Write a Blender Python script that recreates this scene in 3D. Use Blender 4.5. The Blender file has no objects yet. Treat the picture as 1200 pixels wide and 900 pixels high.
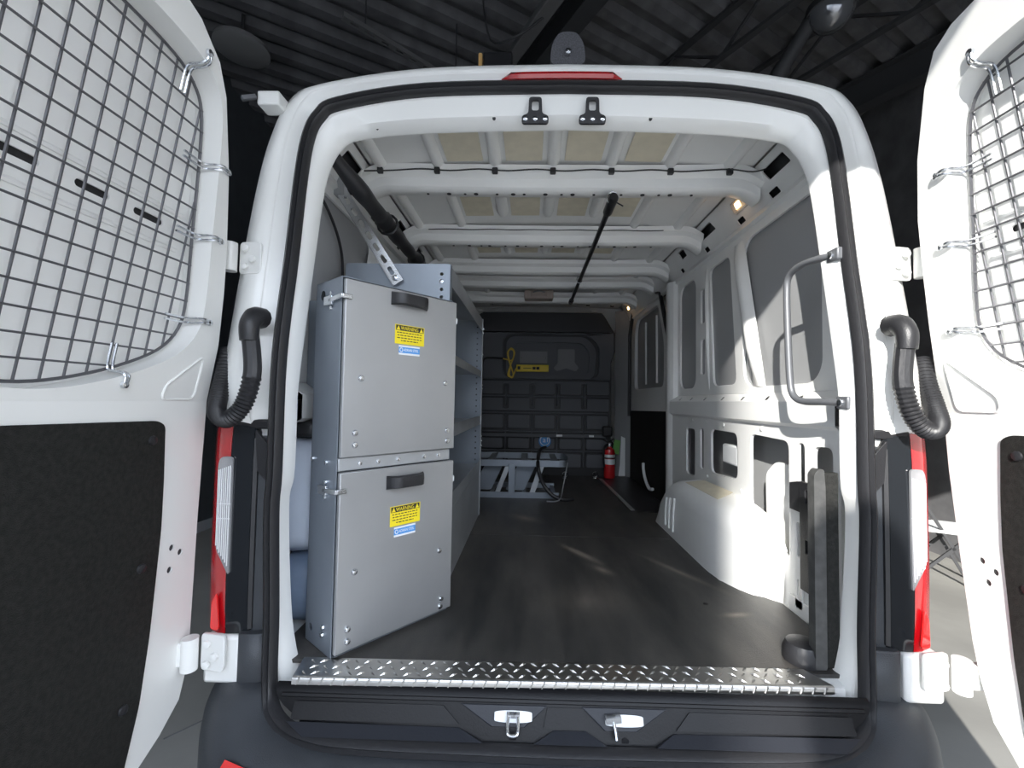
import bpy, bmesh, math, random
from mathutils import Vector, Matrix
from mathutils.geometry import tessellate_polygon

scene = bpy.context.scene
COL = scene.collection
R = math.radians
random.seed(7)

# ------------------------------------------------------------------ camera
# world: x right, y forward into the van, z up; z = 0 is the load floor, y = 0 the rear opening
cam_data = bpy.data.cameras.new('camera')
cam = bpy.data.objects.new('camera', cam_data)
COL.objects.link(cam)
cam_data.sensor_width = 36.0
cam_data.lens = 515.0 / 1200.0 * 36.0
cam_data.shift_x = -11.0 / 1200.0
cam_data.clip_start = 0.02
cam.location = (-0.11, -1.24, 0.735)
_yaw, _pitch, _roll = R(1.2), R(2.2), R(0.9)
cam.matrix_world = (Matrix.Translation(cam.location) @ Matrix.Rotation(_yaw, 4, 'Z')
                    @ Matrix.Rotation(R(90) + _pitch, 4, 'X') @ Matrix.Rotation(_roll, 4, 'Z'))
scene.camera = cam

# ------------------------------------------------------------------ sky, sun, exposure
world = bpy.data.worlds.new('sky')
scene.world = world
world.use_nodes = True
_nt = world.node_tree
_bg = _nt.nodes['Background']
# clear daylight sky: pale towards the horizon, bluer overhead
_tc = _nt.nodes.new('ShaderNodeTexCoord')
_sx = _nt.nodes.new('ShaderNodeSeparateXYZ')
_cr = _nt.nodes.new('ShaderNodeValToRGB')
_cr.color_ramp.elements[0].position = 0.0; _cr.color_ramp.elements[0].color = (0.95, 0.955, 0.95, 1)
_cr.color_ramp.elements[1].position = 0.55; _cr.color_ramp.elements[1].color = (0.73, 0.83, 1.0, 1)
_nt.links.new(_tc.outputs['Generated'], _sx.inputs[0])
_nt.links.new(_sx.outputs['Z'], _cr.inputs[0])
_nt.links.new(_cr.outputs[0], _bg.inputs[0])
_bg.inputs[1].default_value = 5.6

SUN_AZ, SUN_EL = R(24), R(25)
sun_data = bpy.data.lights.new('sun', 'SUN')
sun_data.energy = 9.0
sun_data.angle = R(0.55)
sun_data.color = (1.0, 0.97, 0.92)
sun = bpy.data.objects.new('sun', sun_data)
COL.objects.link(sun)
_d = Vector((math.sin(SUN_AZ) * math.cos(SUN_EL), math.cos(SUN_AZ) * math.cos(SUN_EL), -math.sin(SUN_EL)))
sun.rotation_euler = _d.to_track_quat('-Z', 'Y').to_euler()
sun.location = (-4, -10, 6)

scene.view_settings.view_transform = 'Standard'
scene.view_settings.look = 'None'
scene.view_settings.gamma = 1.0
scene.view_settings.use_curve_mapping = False
scene.view_settings.exposure = 0.1
scene.cycles.max_bounces = 12
scene.cycles.diffuse_bounces = 9
scene.cycles.sample_clamp_indirect = 6.0

# ------------------------------------------------------------------ materials
def mat(name, color, rough=0.5, metal=0.0, var=0.0, vscale=8.0, bump=0.0, bscale=60.0,
        coat=0.0, emit=None, estr=0.0, trans=0.0, color2=None, alpha=1.0, spec=None, stretch=None):
    m = bpy.data.materials.new(name)
    m.use_nodes = True
    nt = m.node_tree
    b = nt.nodes['Principled BSDF']
    b.inputs['Base Color'].default_value = (*color, 1)
    b.inputs['Roughness'].default_value = rough
    b.inputs['Metallic'].default_value = metal
    b.inputs['Coat Weight'].default_value = coat
    b.inputs['Coat Roughness'].default_value = 0.08
    if spec is not None:
        b.inputs['Specular IOR Level'].default_value = spec
    if trans:
        b.inputs['Transmission Weight'].default_value = trans
    if emit:
        b.inputs['Emission Color'].default_value = (*emit, 1)
        b.inputs['Emission Strength'].default_value = estr
    tc = nt.nodes.new('ShaderNodeTexCoord')
    src = tc.outputs['Object']
    if stretch:
        mp = nt.nodes.new('ShaderNodeMapping')
        mp.inputs['Scale'].default_value = stretch
        nt.links.new(src, mp.inputs[0]); src = mp.outputs[0]
    n = nt.nodes.new('ShaderNodeTexNoise')
    n.inputs['Scale'].default_value = vscale
    n.inputs['Detail'].default_value = 6
    nt.links.new(src, n.inputs['Vector'])
    if var or color2:
        ramp = nt.nodes.new('ShaderNodeValToRGB')
        c2 = color2 or tuple(min(1, c * (1 + var)) for c in color)
        c1 = color if color2 else tuple(c * (1 - var) for c in color)
        ramp.color_ramp.elements[0].position = 0.35
        ramp.color_ramp.elements[1].position = 0.68
        ramp.color_ramp.elements[0].color = (*c1, 1)
        ramp.color_ramp.elements[1].color = (*c2, 1)
        nt.links.new(n.outputs[0], ramp.inputs[0])
        nt.links.new(ramp.outputs[0], b.inputs['Base Color'])
    if bump:
        n2 = nt.nodes.new('ShaderNodeTexNoise')
        n2.inputs['Scale'].default_value = bscale
        n2.inputs['Detail'].default_value = 4
        nt.links.new(src, n2.inputs['Vector'])
        bp = nt.nodes.new('ShaderNodeBump')
        bp.inputs['Strength'].default_value = bump
        bp.inputs['Distance'].default_value = 0.004
        nt.links.new(n2.outputs[0], bp.inputs['Height'])
        nt.links.new(bp.outputs[0], b.inputs['Normal'])
    return m

M = {}
M['paint'] = mat('white_paint', (0.80, 0.80, 0.775), 0.30, coat=0.25, var=0.015, vscale=3)
M['inner'] = mat('white_inner_paint', (0.86, 0.86, 0.84), 0.36, coat=0.1, var=0.02, vscale=4)
M['blank'] = mat('grey_primed_panel', (0.34, 0.345, 0.35), 0.40, var=0.03, vscale=3)
M['pad'] = mat('beige_adhesive_pad', (0.72, 0.66, 0.52), 0.75, var=0.05, vscale=20)
M['rubber'] = mat('black_rubber', (0.018, 0.018, 0.020), 0.42, bump=0.15, bscale=120)
M['plastic'] = mat('black_plastic', (0.020, 0.020, 0.022), 0.38, bump=0.2, bscale=300)
M['gloss'] = mat('gloss_black', (0.012, 0.013, 0.016), 0.08)
M['sill'] = mat('black_sill_plastic', (0.007, 0.007, 0.008), 0.36, bump=0.1, bscale=200, spec=0.22)
M['sillblue'] = mat('dark_sill_plastic', (0.022, 0.024, 0.030), 0.42, bump=0.1, bscale=200, spec=0.3)
M['bumper'] = mat('dark_grey_bumper', (0.042, 0.046, 0.052), 0.44, bump=0.25, bscale=420, var=0.08, vscale=12)
M['part'] = mat('partition_plastic', (0.12, 0.125, 0.14), 0.5, spec=0.3, bump=0.2, bscale=200)
M['board'] = mat('black_fibre_board', (0.014, 0.014, 0.0125), 0.7, bump=0.4, bscale=380, spec=0.3, var=0.35, vscale=90)
M['galv'] = mat('galvanised_steel', (0.50, 0.52, 0.54), 0.42, metal=0.75, var=0.07, vscale=5, bump=0.05, bscale=40)
M['steel'] = mat('grey_cabinet_steel', (0.43, 0.435, 0.44), 0.40, metal=0.6, var=0.05, vscale=3, bump=0.03, bscale=25)
M['steelblue'] = mat('blue_grey_steel', (0.29, 0.325, 0.37), 0.45, metal=0.55, var=0.06, vscale=4)
M['zinc'] = mat('zinc_plated', (0.72, 0.74, 0.77), 0.25, metal=1.0)
M['dplate'] = mat('tread_plate', (0.62, 0.61, 0.59), 0.28, metal=1.0, var=0.10, vscale=14)
M['wire'] = mat('grey_wire', (0.14, 0.14, 0.15), 0.42, metal=0.6)
M['handle'] = mat('grey_painted_tube', (0.13, 0.135, 0.145), 0.4, metal=0.2)
M['red'] = mat('red_lens', (0.40, 0.004, 0.008), 0.12, coat=0.8)
M['redbright'] = mat('bright_red_reflector', (0.85, 0.02, 0.02), 0.1, coat=0.8)
M['clear'] = mat('clear_ribbed_lens', (0.34, 0.34, 0.35), 0.16, metal=0.3, coat=0.8)
M['ridge'] = mat('clear_lens_ridge', (0.75, 0.75, 0.76), 0.2, coat=0.5)
M['smoke'] = mat('smoked_lens', (0.015, 0.017, 0.02), 0.09, coat=0.6)
M['yellow'] = mat('yellow_print', (0.90, 0.72, 0.02), 0.5)
M['bluep'] = mat('blue_print', (0.10, 0.33, 0.72), 0.5)
M['whitep'] = mat('white_print', (0.85, 0.87, 0.88), 0.5)
M['blackp'] = mat('black_print', (0.02, 0.02, 0.02), 0.6)
M['redp'] = mat('extinguisher_red', (0.62, 0.02, 0.025), 0.25, coat=0.4)
M['green'] = mat('green_tag', (0.16, 0.42, 0.10), 0.6)
M['cordy'] = mat('yellow_cord', (0.80, 0.58, 0.10), 0.5)
M['stripy'] = mat('yellow_housing', (0.88, 0.66, 0.04), 0.4)
M['greyplate'] = mat('grey_plate', (0.22, 0.225, 0.235), 0.5)
M['wrap'] = mat('blue_white_wrap', (0.62, 0.68, 0.78), 0.45, bump=0.5, bscale=14)
M['wrapdark'] = mat('dark_blue_wrap', (0.20, 0.26, 0.36), 0.5, bump=0.5, bscale=18)
M['card'] = mat('manila_card', (0.55, 0.46, 0.22), 0.7)
M['alum'] = mat('aluminium_strip', (0.6, 0.6, 0.6), 0.35, metal=0.9)
M['lampglow'] = mat('lit_lamp', (1, 0.8, 0.5), 0.3, emit=(1.0, 0.62, 0.26), estr=9.0)
M['lamplens'] = mat('lamp_lens', (0.75, 0.68, 0.6), 0.25, coat=0.5)
M['vent'] = mat('pinkish_beige_plastic', (0.42, 0.35, 0.31), 0.5)
M['amber'] = mat('amber_plastic', (0.70, 0.42, 0.16), 0.35)
M['camgrey'] = mat('speckled_grey_plastic', (0.10, 0.10, 0.11), 0.6, var=0.3, vscale=200)
M['concrete'] = mat('concrete_floor', (0.30, 0.295, 0.275), 0.7, var=0.14, vscale=1.6, bump=0.1, bscale=30)
M['drive'] = mat('concrete_drive', (0.36, 0.355, 0.345), 0.85, var=0.1, vscale=2)
M['deck'] = mat('dark_roof_deck', (0.12, 0.12, 0.125), 0.8, var=0.2, vscale=5)
M['beam'] = mat('dark_steel_beam', (0.040, 0.041, 0.044), 0.65)
M['beamlight'] = mat('grey_steel_channel', (0.13, 0.13, 0.13), 0.55)
M['wallpaint'] = mat('grey_block_paint', (0.085, 0.095, 0.105), 0.8, var=0.08, vscale=6)
M['walldark'] = mat('dark_wall', (0.14, 0.14, 0.145), 0.8, var=0.2, vscale=4)
M['basewhite'] = mat('pale_base_trim', (0.45, 0.47, 0.50), 0.6)
M['discgrey'] = mat('grey_disc', (0.22, 0.22, 0.22), 0.6)
M['glass'] = mat('clear_glass', (0.9, 0.92, 0.95), 0.05, trans=0.9)

def mat_floor():
    m = mat('worn_rubber_mat', (0.022, 0.022, 0.022), 0.5, bump=0.35, bscale=260)
    nt = m.node_tree
    b = nt.nodes['Principled BSDF']
    tc = nt.nodes.new('ShaderNodeTexCoord')
    mp = nt.nodes.new('ShaderNodeMapping')
    mp.inputs['Rotation'].default_value = (0, 0, R(38))
    mp.inputs['Scale'].default_value = (3.2, 0.8, 1)
    nt.links.new(tc.outputs['Object'], mp.inputs[0])
    n = nt.nodes.new('ShaderNodeTexNoise')
    n.inputs['Scale'].default_value = 1.5; n.inputs['Detail'].default_value = 7
    n.inputs['Roughness'].default_value = 0.62
    nt.links.new(mp.outputs[0], n.inputs['Vector'])
    r = nt.nodes.new('ShaderNodeValToRGB')
    r.color_ramp.elements[0].position = 0.36; r.color_ramp.elements[0].color = (0.020, 0.020, 0.020, 1)
    r.color_ramp.elements[1].position = 0.70; r.color_ramp.elements[1].color = (0.085, 0.078, 0.070, 1)
    nt.links.new(n.outputs[0], r.inputs[0])
    # dusty scuff marks with shapes of their own (x, y, half length, half width, angle)
    prev = r.outputs[0]
    for (sx, sy, L, Wd, ang, amt) in ((0.14, 0.93, 0.23, 0.045, R(-58), 0.75), (0.22, 0.72, 0.10, 0.05, R(-58), 0.5),
                                      (-0.13, 1.55, 0.22, 0.10, R(-40), 0.45), (0.55, 0.72, 0.36, 0.035, R(-60), 0.4),
                                      (0.10, 0.42, 0.30, 0.22, R(20), 0.18), (0.04, 2.42, 0.16, 0.03, R(-55), 0.9), (0.62, 0.34, 0.09, 0.03, R(10), 0.5)):
        mp2 = nt.nodes.new('ShaderNodeMapping')
        mp2.vector_type = 'TEXTURE'
        mp2.inputs['Location'].default_value = (sx, sy, 0)
        mp2.inputs['Rotation'].default_value = (0, 0, ang)
        mp2.inputs['Scale'].default_value = (L, Wd, 1)
        nt.links.new(tc.outputs['Object'], mp2.inputs[0])
        gr = nt.nodes.new('ShaderNodeTexGradient'); gr.gradient_type = 'QUADRATIC_SPHERE'
        nt.links.new(mp2.outputs[0], gr.inputs[0])
        mul = nt.nodes.new('ShaderNodeMath'); mul.operation = 'MULTIPLY'; mul.inputs[1].default_value = amt * 4.5
        mul.use_clamp = True
        n3 = nt.nodes.new('ShaderNodeMath'); n3.operation = 'MULTIPLY'
        nt.links.new(n.outputs[0], n3.inputs[0]); nt.links.new(gr.outputs[1], n3.inputs[1])
        nt.links.new(n3.outputs[0], mul.inputs[0])
        mx = nt.nodes.new('ShaderNodeMix'); mx.data_type = 'RGBA'
        nt.links.new(mul.outputs[0], mx.inputs[0])
        nt.links.new(prev, mx.inputs[6])
        mx.inputs[7].default_value = (0.20, 0.17, 0.14, 1)
        prev = mx.outputs[2]
    nt.links.new(prev, b.inputs['Base Color'])
    return m
M['mat'] = mat_floor()

# ------------------------------------------------------------------ mesh builder
class MB:
    def __init__(s):
        s.bm = bmesh.new()
    def face(s, vs):
        try:
            return s.bm.faces.new(vs)
        except ValueError:
            return None
    def box(s, x0, x1, y0, y1, z0, z1, f=None):
        P = [(x, y, z) for x in (x0, x1) for y in (y0, y1) for z in (z0, z1)]
        v = [s.bm.verts.new(f(*p) if f else p) for p in P]
        for q in ((0, 1, 3, 2), (4, 6, 7, 5), (0, 4, 5, 1), (2, 3, 7, 6), (0, 2, 6, 4), (1, 5, 7, 3)):
            s.face([v[i] for i in q])
        return s
    def bar(s, p0, p1, w, h, up=(0, 0, 1)):
        p0, p1 = Vector(p0), Vector(p1)
        d = (p1 - p0).normalized()
        a = d.cross(Vector(up))
        if a.length < 1e-4:
            a = d.cross(Vector((1, 0, 0)))
        a.normalize(); b = a.cross(d).normalized()
        v = []
        for p in (p0, p1):
            for i, j in ((-1, -1), (1, -1), (1, 1), (-1, 1)):
                v.append(s.bm.verts.new(p + a * (i * w / 2) + b * (j * h / 2)))
        s.face(v[3::-1]); s.face(v[4:8])
        for k in range(4):
            s.face([v[k], v[(k + 1) % 4], v[4 + (k + 1) % 4], v[4 + k]])
        return s
    def tube(s, pts, r, n=8, closed=False, rf=None, caps=True):
        pts = [Vector(p) for p in pts]
        N = len(pts); rings = []
        t0 = (pts[1] - pts[0]).normalized()
        ref = Vector((0, 0, 1)) if abs(t0.z) < 0.9 else Vector((1, 0, 0))
        a = t0.cross(ref).normalized()
        for i, p in enumerate(pts):
            if closed:
                t = (pts[(i + 1) % N] - pts[i - 1])
            else:
                t = pts[min(i + 1, N - 1)] - pts[max(i - 1, 0)]
            t.normalize()
            a = (a - t * a.dot(t))
            if a.length < 1e-6:
                a = t.orthogonal()
            a.normalize(); b = t.cross(a)
            rr = rf(i) if rf else r
            rings.append([s.bm.verts.new(p + (a * math.cos(k * 2 * math.pi / n) + b * math.sin(k * 2 * math.pi / n)) * rr) for k in range(n)])
        M_ = N if closed else N - 1
        for i in range(M_):
            A, B = rings[i], rings[(i + 1) % N]
            for k in range(n):
                s.face([A[k], A[(k + 1) % n], B[(k + 1) % n], B[k]])
        if not closed and caps:
            s.face(rings[0][::-1]); s.face(rings[-1])
        return s
    def cyl(s, p0, p1, r, r2=None, n=14):
        rr = [r, r if r2 is None else r2]
        return s.tube([p0, p1], r, n, rf=lambda i: rr[i])
    def loft(s, rings, closed=False, cap=False):
        V = [[s.bm.verts.new(p) for p in ring] for ring in rings]
        for A, B in zip(V[:-1], V[1:]):
            n = len(A)
            for k in range(n if closed else n - 1):
                s.face([A[k], A[(k + 1) % n], B[(k + 1) % n], B[k]])
        if cap:
            s.face(V[0][::-1]); s.face(V[-1])
        return s
    def lathe(s, prof, o=(0, 0, 0), n=16, axis='Z'):
        rings = []
        for (r, h) in prof:
            ring = []
            for k in range(n):
                c, q = math.cos(k * 2 * math.pi / n) * r, math.sin(k * 2 * math.pi / n) * r
                p = {'Z': (c, q, h), 'Y': (c, h, q), 'X': (h, c, q)}[axis]
                ring.append((o[0] + p[0], o[1] + p[1], o[2] + p[2]))
            rings.append(ring)
        return s.loft(rings, closed=True, cap=True)
    def plate(s, outer, holes, f, t):
        """a sheet of thickness t with real holes; f(u, v, w) gives the point"""
        loops = [list(outer)] + [list(h) for h in holes]
        tris = tessellate_polygon([[Vector((u, v, 0)) for u, v in lp] for lp in loops])
        flat = [p for lp in loops for p in lp]
        A = [s.bm.verts.new(f(u, v, 0)) for u, v in flat]
        B = [s.bm.verts.new(f(u, v, t)) for u, v in flat]
        for tr in tris:
            s.face([A[i] for i in tr]); s.face([B[i] for i in reversed(tr)])
        k = 0
        for lp in loops:
            n = len(lp)
            for i in range(n):
                j = (i + 1) % n
                s.face([A[k + i], A[k + j], B[k + j], B[k + i]])
            k += n
        return s
    def prism(s, poly, f, t):
        return s.plate(poly, [], f, t)

def rrect(u0, v0, u1, v1, r, n=5):
    r = min(r, abs(u1 - u0) / 2 - 1e-5, abs(v1 - v0) / 2 - 1e-5)
    out = []
    for cx, cy, a0 in ((u1 - r, v0 + r, -90), (u1 - r, v1 - r, 0), (u0 + r, v1 - r, 90), (u0 + r, v0 + r, 180)):
        for k in range(n + 1):
            a = R(a0 + 90 * k / n)
            out.append((cx + r * math.cos(a), cy + r * math.sin(a)))
    return out

def rpoly(pts, r, n=4):
    out = []
    N = len(pts)
    for i in range(N):
        p0, p, p1 = Vector(pts[i - 1]), Vector(pts[i]), Vector(pts[(i + 1) % N])
        a, b = (p0 - p), (p1 - p)
        q = min(r, a.length * 0.45, b.length * 0.45)
        A, B = p + a.normalized() * q, p + b.normalized() * q
        for k in range(n + 1):
            t = k / n
            c = A * (1 - t) ** 2 + p * (2 * t * (1 - t)) + B * t * t
            out.append((c.x, c.y))
    return out

def disc(u, v, r, n=12):
    return [(u + r * math.cos(k * 2 * math.pi / n), v + r * math.sin(k * 2 * math.pi / n)) for k in range(n)]

def catmull(pts, n=6, closed=False):
    P = [Vector(p) for p in pts]
    N = len(P); out = []
    for i in range(N if closed else N - 1):
        if closed:
            a, b, c, d = P[i - 1], P[i], P[(i + 1) % N], P[(i + 2) % N]
        else:
            a, b, c, d = P[max(i - 1, 0)], P[i], P[i + 1], P[min(i + 2, N - 1)]
        for k in range(n):
            t = k / n
            out.append(0.5 * ((2 * b) + (c - a) * t + (2 * a - 5 * b + 4 * c - d) * t * t + (3 * b - a - 3 * c + d) * t ** 3))
    if not closed:
        out.append(P[-1])
    return out

# ------------------------------------------------------------------ objects
LOCAL = set()
def put(o, parent):
    COL.objects.link(o)
    if parent is not None:
        o.parent = parent
        top = parent
        while top.parent: top = top.parent
        if parent is top and top.name not in LOCAL:
            o.matrix_parent_inverse = Matrix.Translation(top.location).inverted()
    return o

def ob(name, mb, m, parent=None, smooth=True, angle=38, bevel=0.0, seg=2, sub=0, label=None, kind=None, mesh_only=False):
    bmesh.ops.recalc_face_normals(mb.bm, faces=mb.bm.faces[:])
    me = bpy.data.meshes.new(name)
    mb.bm.to_mesh(me); mb.bm.free()
    me.materials.append(M[m] if isinstance(m, str) else m)
    if smooth:
        for p in me.polygons: p.use_smooth = True
        if not sub:
            me.set_sharp_from_angle(angle=R(angle))
    o = bpy.data.objects.new(name, me)
    put(o, parent)
    if bevel:
        md = o.modifiers.new('bevel', 'BEVEL')
        md.width = bevel; md.segments = seg; md.limit_method = 'ANGLE'; md.angle_limit = R(40)
        md.harden_normals = False
    if sub:
        md = o.modifiers.new('subdivision', 'SUBSURF'); md.levels = sub; md.render_levels = sub
    if label: o['label'] = label
    if kind: o['kind'] = kind
    return o

def dup(o, parent, delta=(0, 0, 0)):
    c = o.copy(); COL.objects.link(c); c.parent = parent
    c.location = Vector(o.location) + Vector(delta)
    return c

def thing(name, label, cat, loc=(0, 0, 0), rz=0.0, group=None, local=False):
    o = bpy.data.objects.new(name, None)
    o.empty_display_size = 0.1
    COL.objects.link(o)
    o.location = loc; o.rotation_euler = (0, 0, rz)
    o['label'] = label; o['category'] = cat
    if group: o['group'] = group
    if local: LOCAL.add(o.name)
    return o

def tag(o, label, cat, group=None):
    o['label'] = label; o['category'] = cat
    if group: o['group'] = group
    return o

def structure(name, mb, m, parent=None, **k):
    o = ob(name, mb, m, parent, **k)
    if parent is None: o['kind'] = 'structure'
    return o

def text(name, body, size, m, parent, mw, width=None):
    cu = bpy.data.curves.new(name, 'FONT')
    cu.body = body; cu.size = size; cu.align_x = 'CENTER'; cu.align_y = 'CENTER'
    cu.extrude = 0.0002
    tmp = bpy.data.objects.new(name + '_curve', cu)
    COL.objects.link(tmp)
    dg = bpy.context.evaluated_depsgraph_get()
    me = bpy.data.meshes.new_from_object(tmp.evaluated_get(dg))
    bpy.data.objects.remove(tmp); bpy.data.curves.remove(cu)
    if width:
        xs = [v.co.x for v in me.vertices]
        k = width / max(1e-6, max(xs) - min(xs))
        for v in me.vertices: v.co.x *= k
    me.transform(mw)
    me.materials.clear(); me.materials.append(M[m])
    o = bpy.data.objects.new(name, me)
    put(o, parent)
    return o

# ================================================================== the garage
GZ = -0.70                     # garage floor level
CZ = 4.30                      # underside of the roof deck
fl = structure('floor', MB().box(-9, 9, -1.9, 9.5, GZ - 0.12, GZ), 'concrete', smooth=False)
structure('trim_1', MB().box(-45, 45, -24, -1.9, GZ - 0.14, GZ - 0.01), 'drive', smooth=False)      # concrete drive outside
crk = MB()
cp = [(-1.62, 0.62), (-1.45, 0.85), (-1.40, 1.15), (-1.22, 1.32), (-1.16, 1.7), (-1.3, 2.2)]
crk.tube([(x, y, GZ) for x, y in cp], 0.004, 4)
ob('crack', crk, 'walldark', fl)

def wall_blocks(name, x, y0, y1, m, blocks_to=None):
    w = structure(name, MB().box(min(x, x * 1.06), max(x, x * 1.06), y0, y1, GZ, CZ + 0.6), m, smooth=False)
    return w
wl = wall_blocks('wall_left', -3.6, -1.9, 9.5, 'wallpaint')
wr = wall_blocks('wall_right', 3.9, -1.9, 9.5, 'walldark')
structure('wall_far', MB().box(-9, 9, 9.5, 9.7, GZ, CZ + 0.6), 'walldark', smooth=False)
# rear wall: pier on the left, tall door opening to daylight on the right
RY = -1.7
structure('wall_rear', MB().plate([(-3.8, GZ), (-3.35, GZ), (-3.35, 2.46), (3.5, 2.46), (3.5, GZ), (3.8, GZ), (3.8, 2.46), (3.8, CZ + 0.6), (-3.8, CZ + 0.6)], [],
                                  lambda u, v, w: (u, RY - w, v), 0.20), 'wallpaint', smooth=False)
# unseen building row added across the yard to close off the low sky
structure('wall_light_blocker', MB().box(-45, 45, -25.0, -24.0, GZ - .1, 7.6), 'wallpaint', smooth=False)
# tall unseen wall added outside to keep low sun off the van's left half
structure('wall_light_blocker', MB().box(-9.6, -5.85, -14.2, -12.0, GZ - .1, 9.0), 'drive', smooth=False)
# block courses seen on the left wall between door and van
proto = None
for row in range(9):
    for c in range(5):
        y0 = 0.9 + c * 0.42 + (0.21 if row % 2 else 0); z0 = GZ + 0.12 + row * 0.205
        b = MB().box(-0.012, 0.0, 0.004, 0.416, 0.004, 0.201)
        if proto is None:
            proto = ob('concrete_block', b, 'wallpaint', wl, smooth=False, bevel=0.004, seg=1)
            proto.location = (-3.588, y0, z0)
        else:
            b.bm.free()
            o = dup(proto, wl); o.location = (-3.588, y0, z0)
structure('baseboard_left', MB().box(-3.6, -3.57, -1.6, 9.4, GZ, GZ + 0.10), 'basewhite', smooth=False)

# roof deck of corrugated sheet, turned about 31 degrees to the van, with its beams
cl = structure('ceiling', MB().box(-9, 9, -1.9, 9.7, CZ + 0.10, CZ + 0.2), 'deck', smooth=False)
E1 = Vector((-math.sin(R(31)), math.cos(R(31)), 0)); E2 = Vector((math.cos(R(31)), math.sin(R(31)), 0))
O = Vector((0, 3, 0))
rib = None
for k in range(-22, 23):
    if rib is None:
        m_ = MB(); L = 8.0
        sec = [(-0.075, 0.09), (-0.05, 0.0), (0.05, 0.0), (0.075, 0.09)]
        m_.loft([[tuple(E2 * s_ + E1 * 0 + Vector((0, 0, z_))) for s_, z_ in sec] for s_ in (-L, L)] if False else
                [[tuple(E2 * e + E1 * s_ + Vector((0, 0, z_))) for s_, z_ in sec] for e in (-L, L)])
        rib = ob('deck_rib', m_, 'deck', cl, smooth=False)
        o = rib
    else:
        o = dup(rib, cl)
    o.location = O + E1 * (k * 0.27) + Vector((0, 0, CZ))

def gpt(a, b, z):
    p = O + E1 * a + E2 * b
    return (p.x, p.y, z)
for b_ in (-3.4, -0.1, 3.2):                                       # roof beams running along E1
    bm_ = MB()
    bm_.bar(gpt(-7, b_, CZ - 0.03), gpt(7, b_, CZ - 0.03), 0.16, 0.02)
    bm_.bar(gpt(-7, b_, CZ - 0.33), gpt(7, b_, CZ - 0.33), 0.16, 0.02)
    bm_.bar(gpt(-7, b_, CZ - 0.18), gpt(7, b_, CZ - 0.18), 0.02, 0.30)
    ob('roof_beam', bm_, 'beam', cl, smooth=False)
for b_ in (1.2, 2.1, 4.6):                                    # open-web joists
    bm_ = MB()
    bm_.bar(gpt(-7, b_, CZ - 0.02), gpt(7, b_, CZ - 0.02), 0.06, 0.03)
    bm_.bar(gpt(-7, b_, CZ - 0.40), gpt(7, b_, CZ - 0.40), 0.06, 0.03)
    n_ = 26
    for i in range(n_):
        a0 = -7 + 14 * i / n_; a1 = -7 + 14 * (i + 1) / n_
        za, zb = (CZ - 0.40, CZ - 0.02) if i % 2 else (CZ - 0.02, CZ - 0.40)
        bm_.bar(gpt(a0, b_, za), gpt(a1, b_, zb), 0.022, 0.022)
    ob('joist', bm_, 'beam', cl, smooth=False)
# slotted steel channel crossing left of the van roof
sc_ = MB()
p0, p1 = Vector((-1.62, 2.05, 3.70)), Vector((0.55, 4.15, 3.70))
d_ = (p1 - p0).normalized(); sd = d_.cross(Vector((0, 0, 1)))
Lc = (p1 - p0).length
holes = [rrect(0.06 + i * 0.13, 0.016, 0.13 + i * 0.13, 0.036, 0.01, 2) for i in range(int(Lc / 0.13) - 1)]
sc_.plate([(0, 0), (Lc, 0), (Lc, 0.052), (0, 0.052)], holes, lambda u, v, w: tuple(p0 + d_ * u + sd * (v - 0.026) + Vector((0, 0, w))), 0.004)
sc_.bar(p0 + Vector((0, 0, 0.02)) + sd * 0.026, p1 + Vector((0, 0, 0.02)) + sd * 0.026, 0.004, 0.04)
sc_.bar(p0 + Vector((0, 0, 0.02)) - sd * 0.026, p1 + Vector((0, 0, 0.02)) - sd * 0.026, 0.004, 0.04)
ch = thing('slotted_channel', 'slotted grey steel channel hung under the dark roof left of the van', 'channel', (-0.5, 3.1, 3.7))
ob('channel', sc_, 'beamlight', ch, smooth=False)
hr = MB()
hr.bm.free()
for t in (0.06, 0.35, 0.72): ob('hanger_rod', MB().cyl(p0 + d_ * Lc * t, p0 + d_ * Lc * t + Vector((0, 0, 0.6)), 0.007, n=6), 'beam', ch)
# round disc hanging from the roof
dk = thing('pendant_disc', 'round grey pendant disc under the dark roof beyond the left van door', 'ceiling fixture', (-2.86, 2.70, 3.98))
ob('disc', MB().lathe([(0.02, 0.05), (0.23, 0.035), (0.235, 0.0), (0.225, -0.006), (0.02, -0.008)], (-2.86, 2.70, 3.98), 28), 'discgrey', dk)
ob('stem', MB().cyl((-2.86, 2.70, 4.02), (-2.86, 2.70, CZ + 0.02), 0.015, n=8), 'beam', dk)
# dark tube brace with a shiny dome lamp at the top right
pp = thing('roof_pipe', 'thick dark pipe slanting up to the roof right of the van', 'pipe', (1.9, 2.75, 3.3))
ob('pipe', MB().tube([(1.66, 3.05, 2.95), (2.02, 2.58, 3.62), (2.32, 2.20, 4.2)], 0.062, 12), 'beam', pp)
ob('pipe_collar', MB().tube([(1.98, 2.63, 3.55), (2.06, 2.53, 3.69)], 0.072, 12), 'beam', pp)
dl = thing('dome_lamp', 'shiny glass dome lamp under the roof at the top right', 'lamp', (2.30, 2.28, 3.98))
ob('dome', MB().lathe([(0.02, -0.15), (0.09, -0.13), (0.15, -0.07), (0.17, 0.0)], (2.30, 2.28, 3.95), 24), mat('dome_glass', (0.25, 0.26, 0.28), 0.05, metal=0.6, coat=1.0), dl)
ob('housing', MB().lathe([(0.18, -0.005), (0.18, 0.05), (0.06, 0.12), (0.05, 0.26)], (2.30, 2.28, 3.95), 24), 'beam', dl)
fx = thing('strip_fixture', 'grey strip light fixture under the roof above the van', 'ceiling fixture', (-0.30, 2.7, 3.9))
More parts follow.
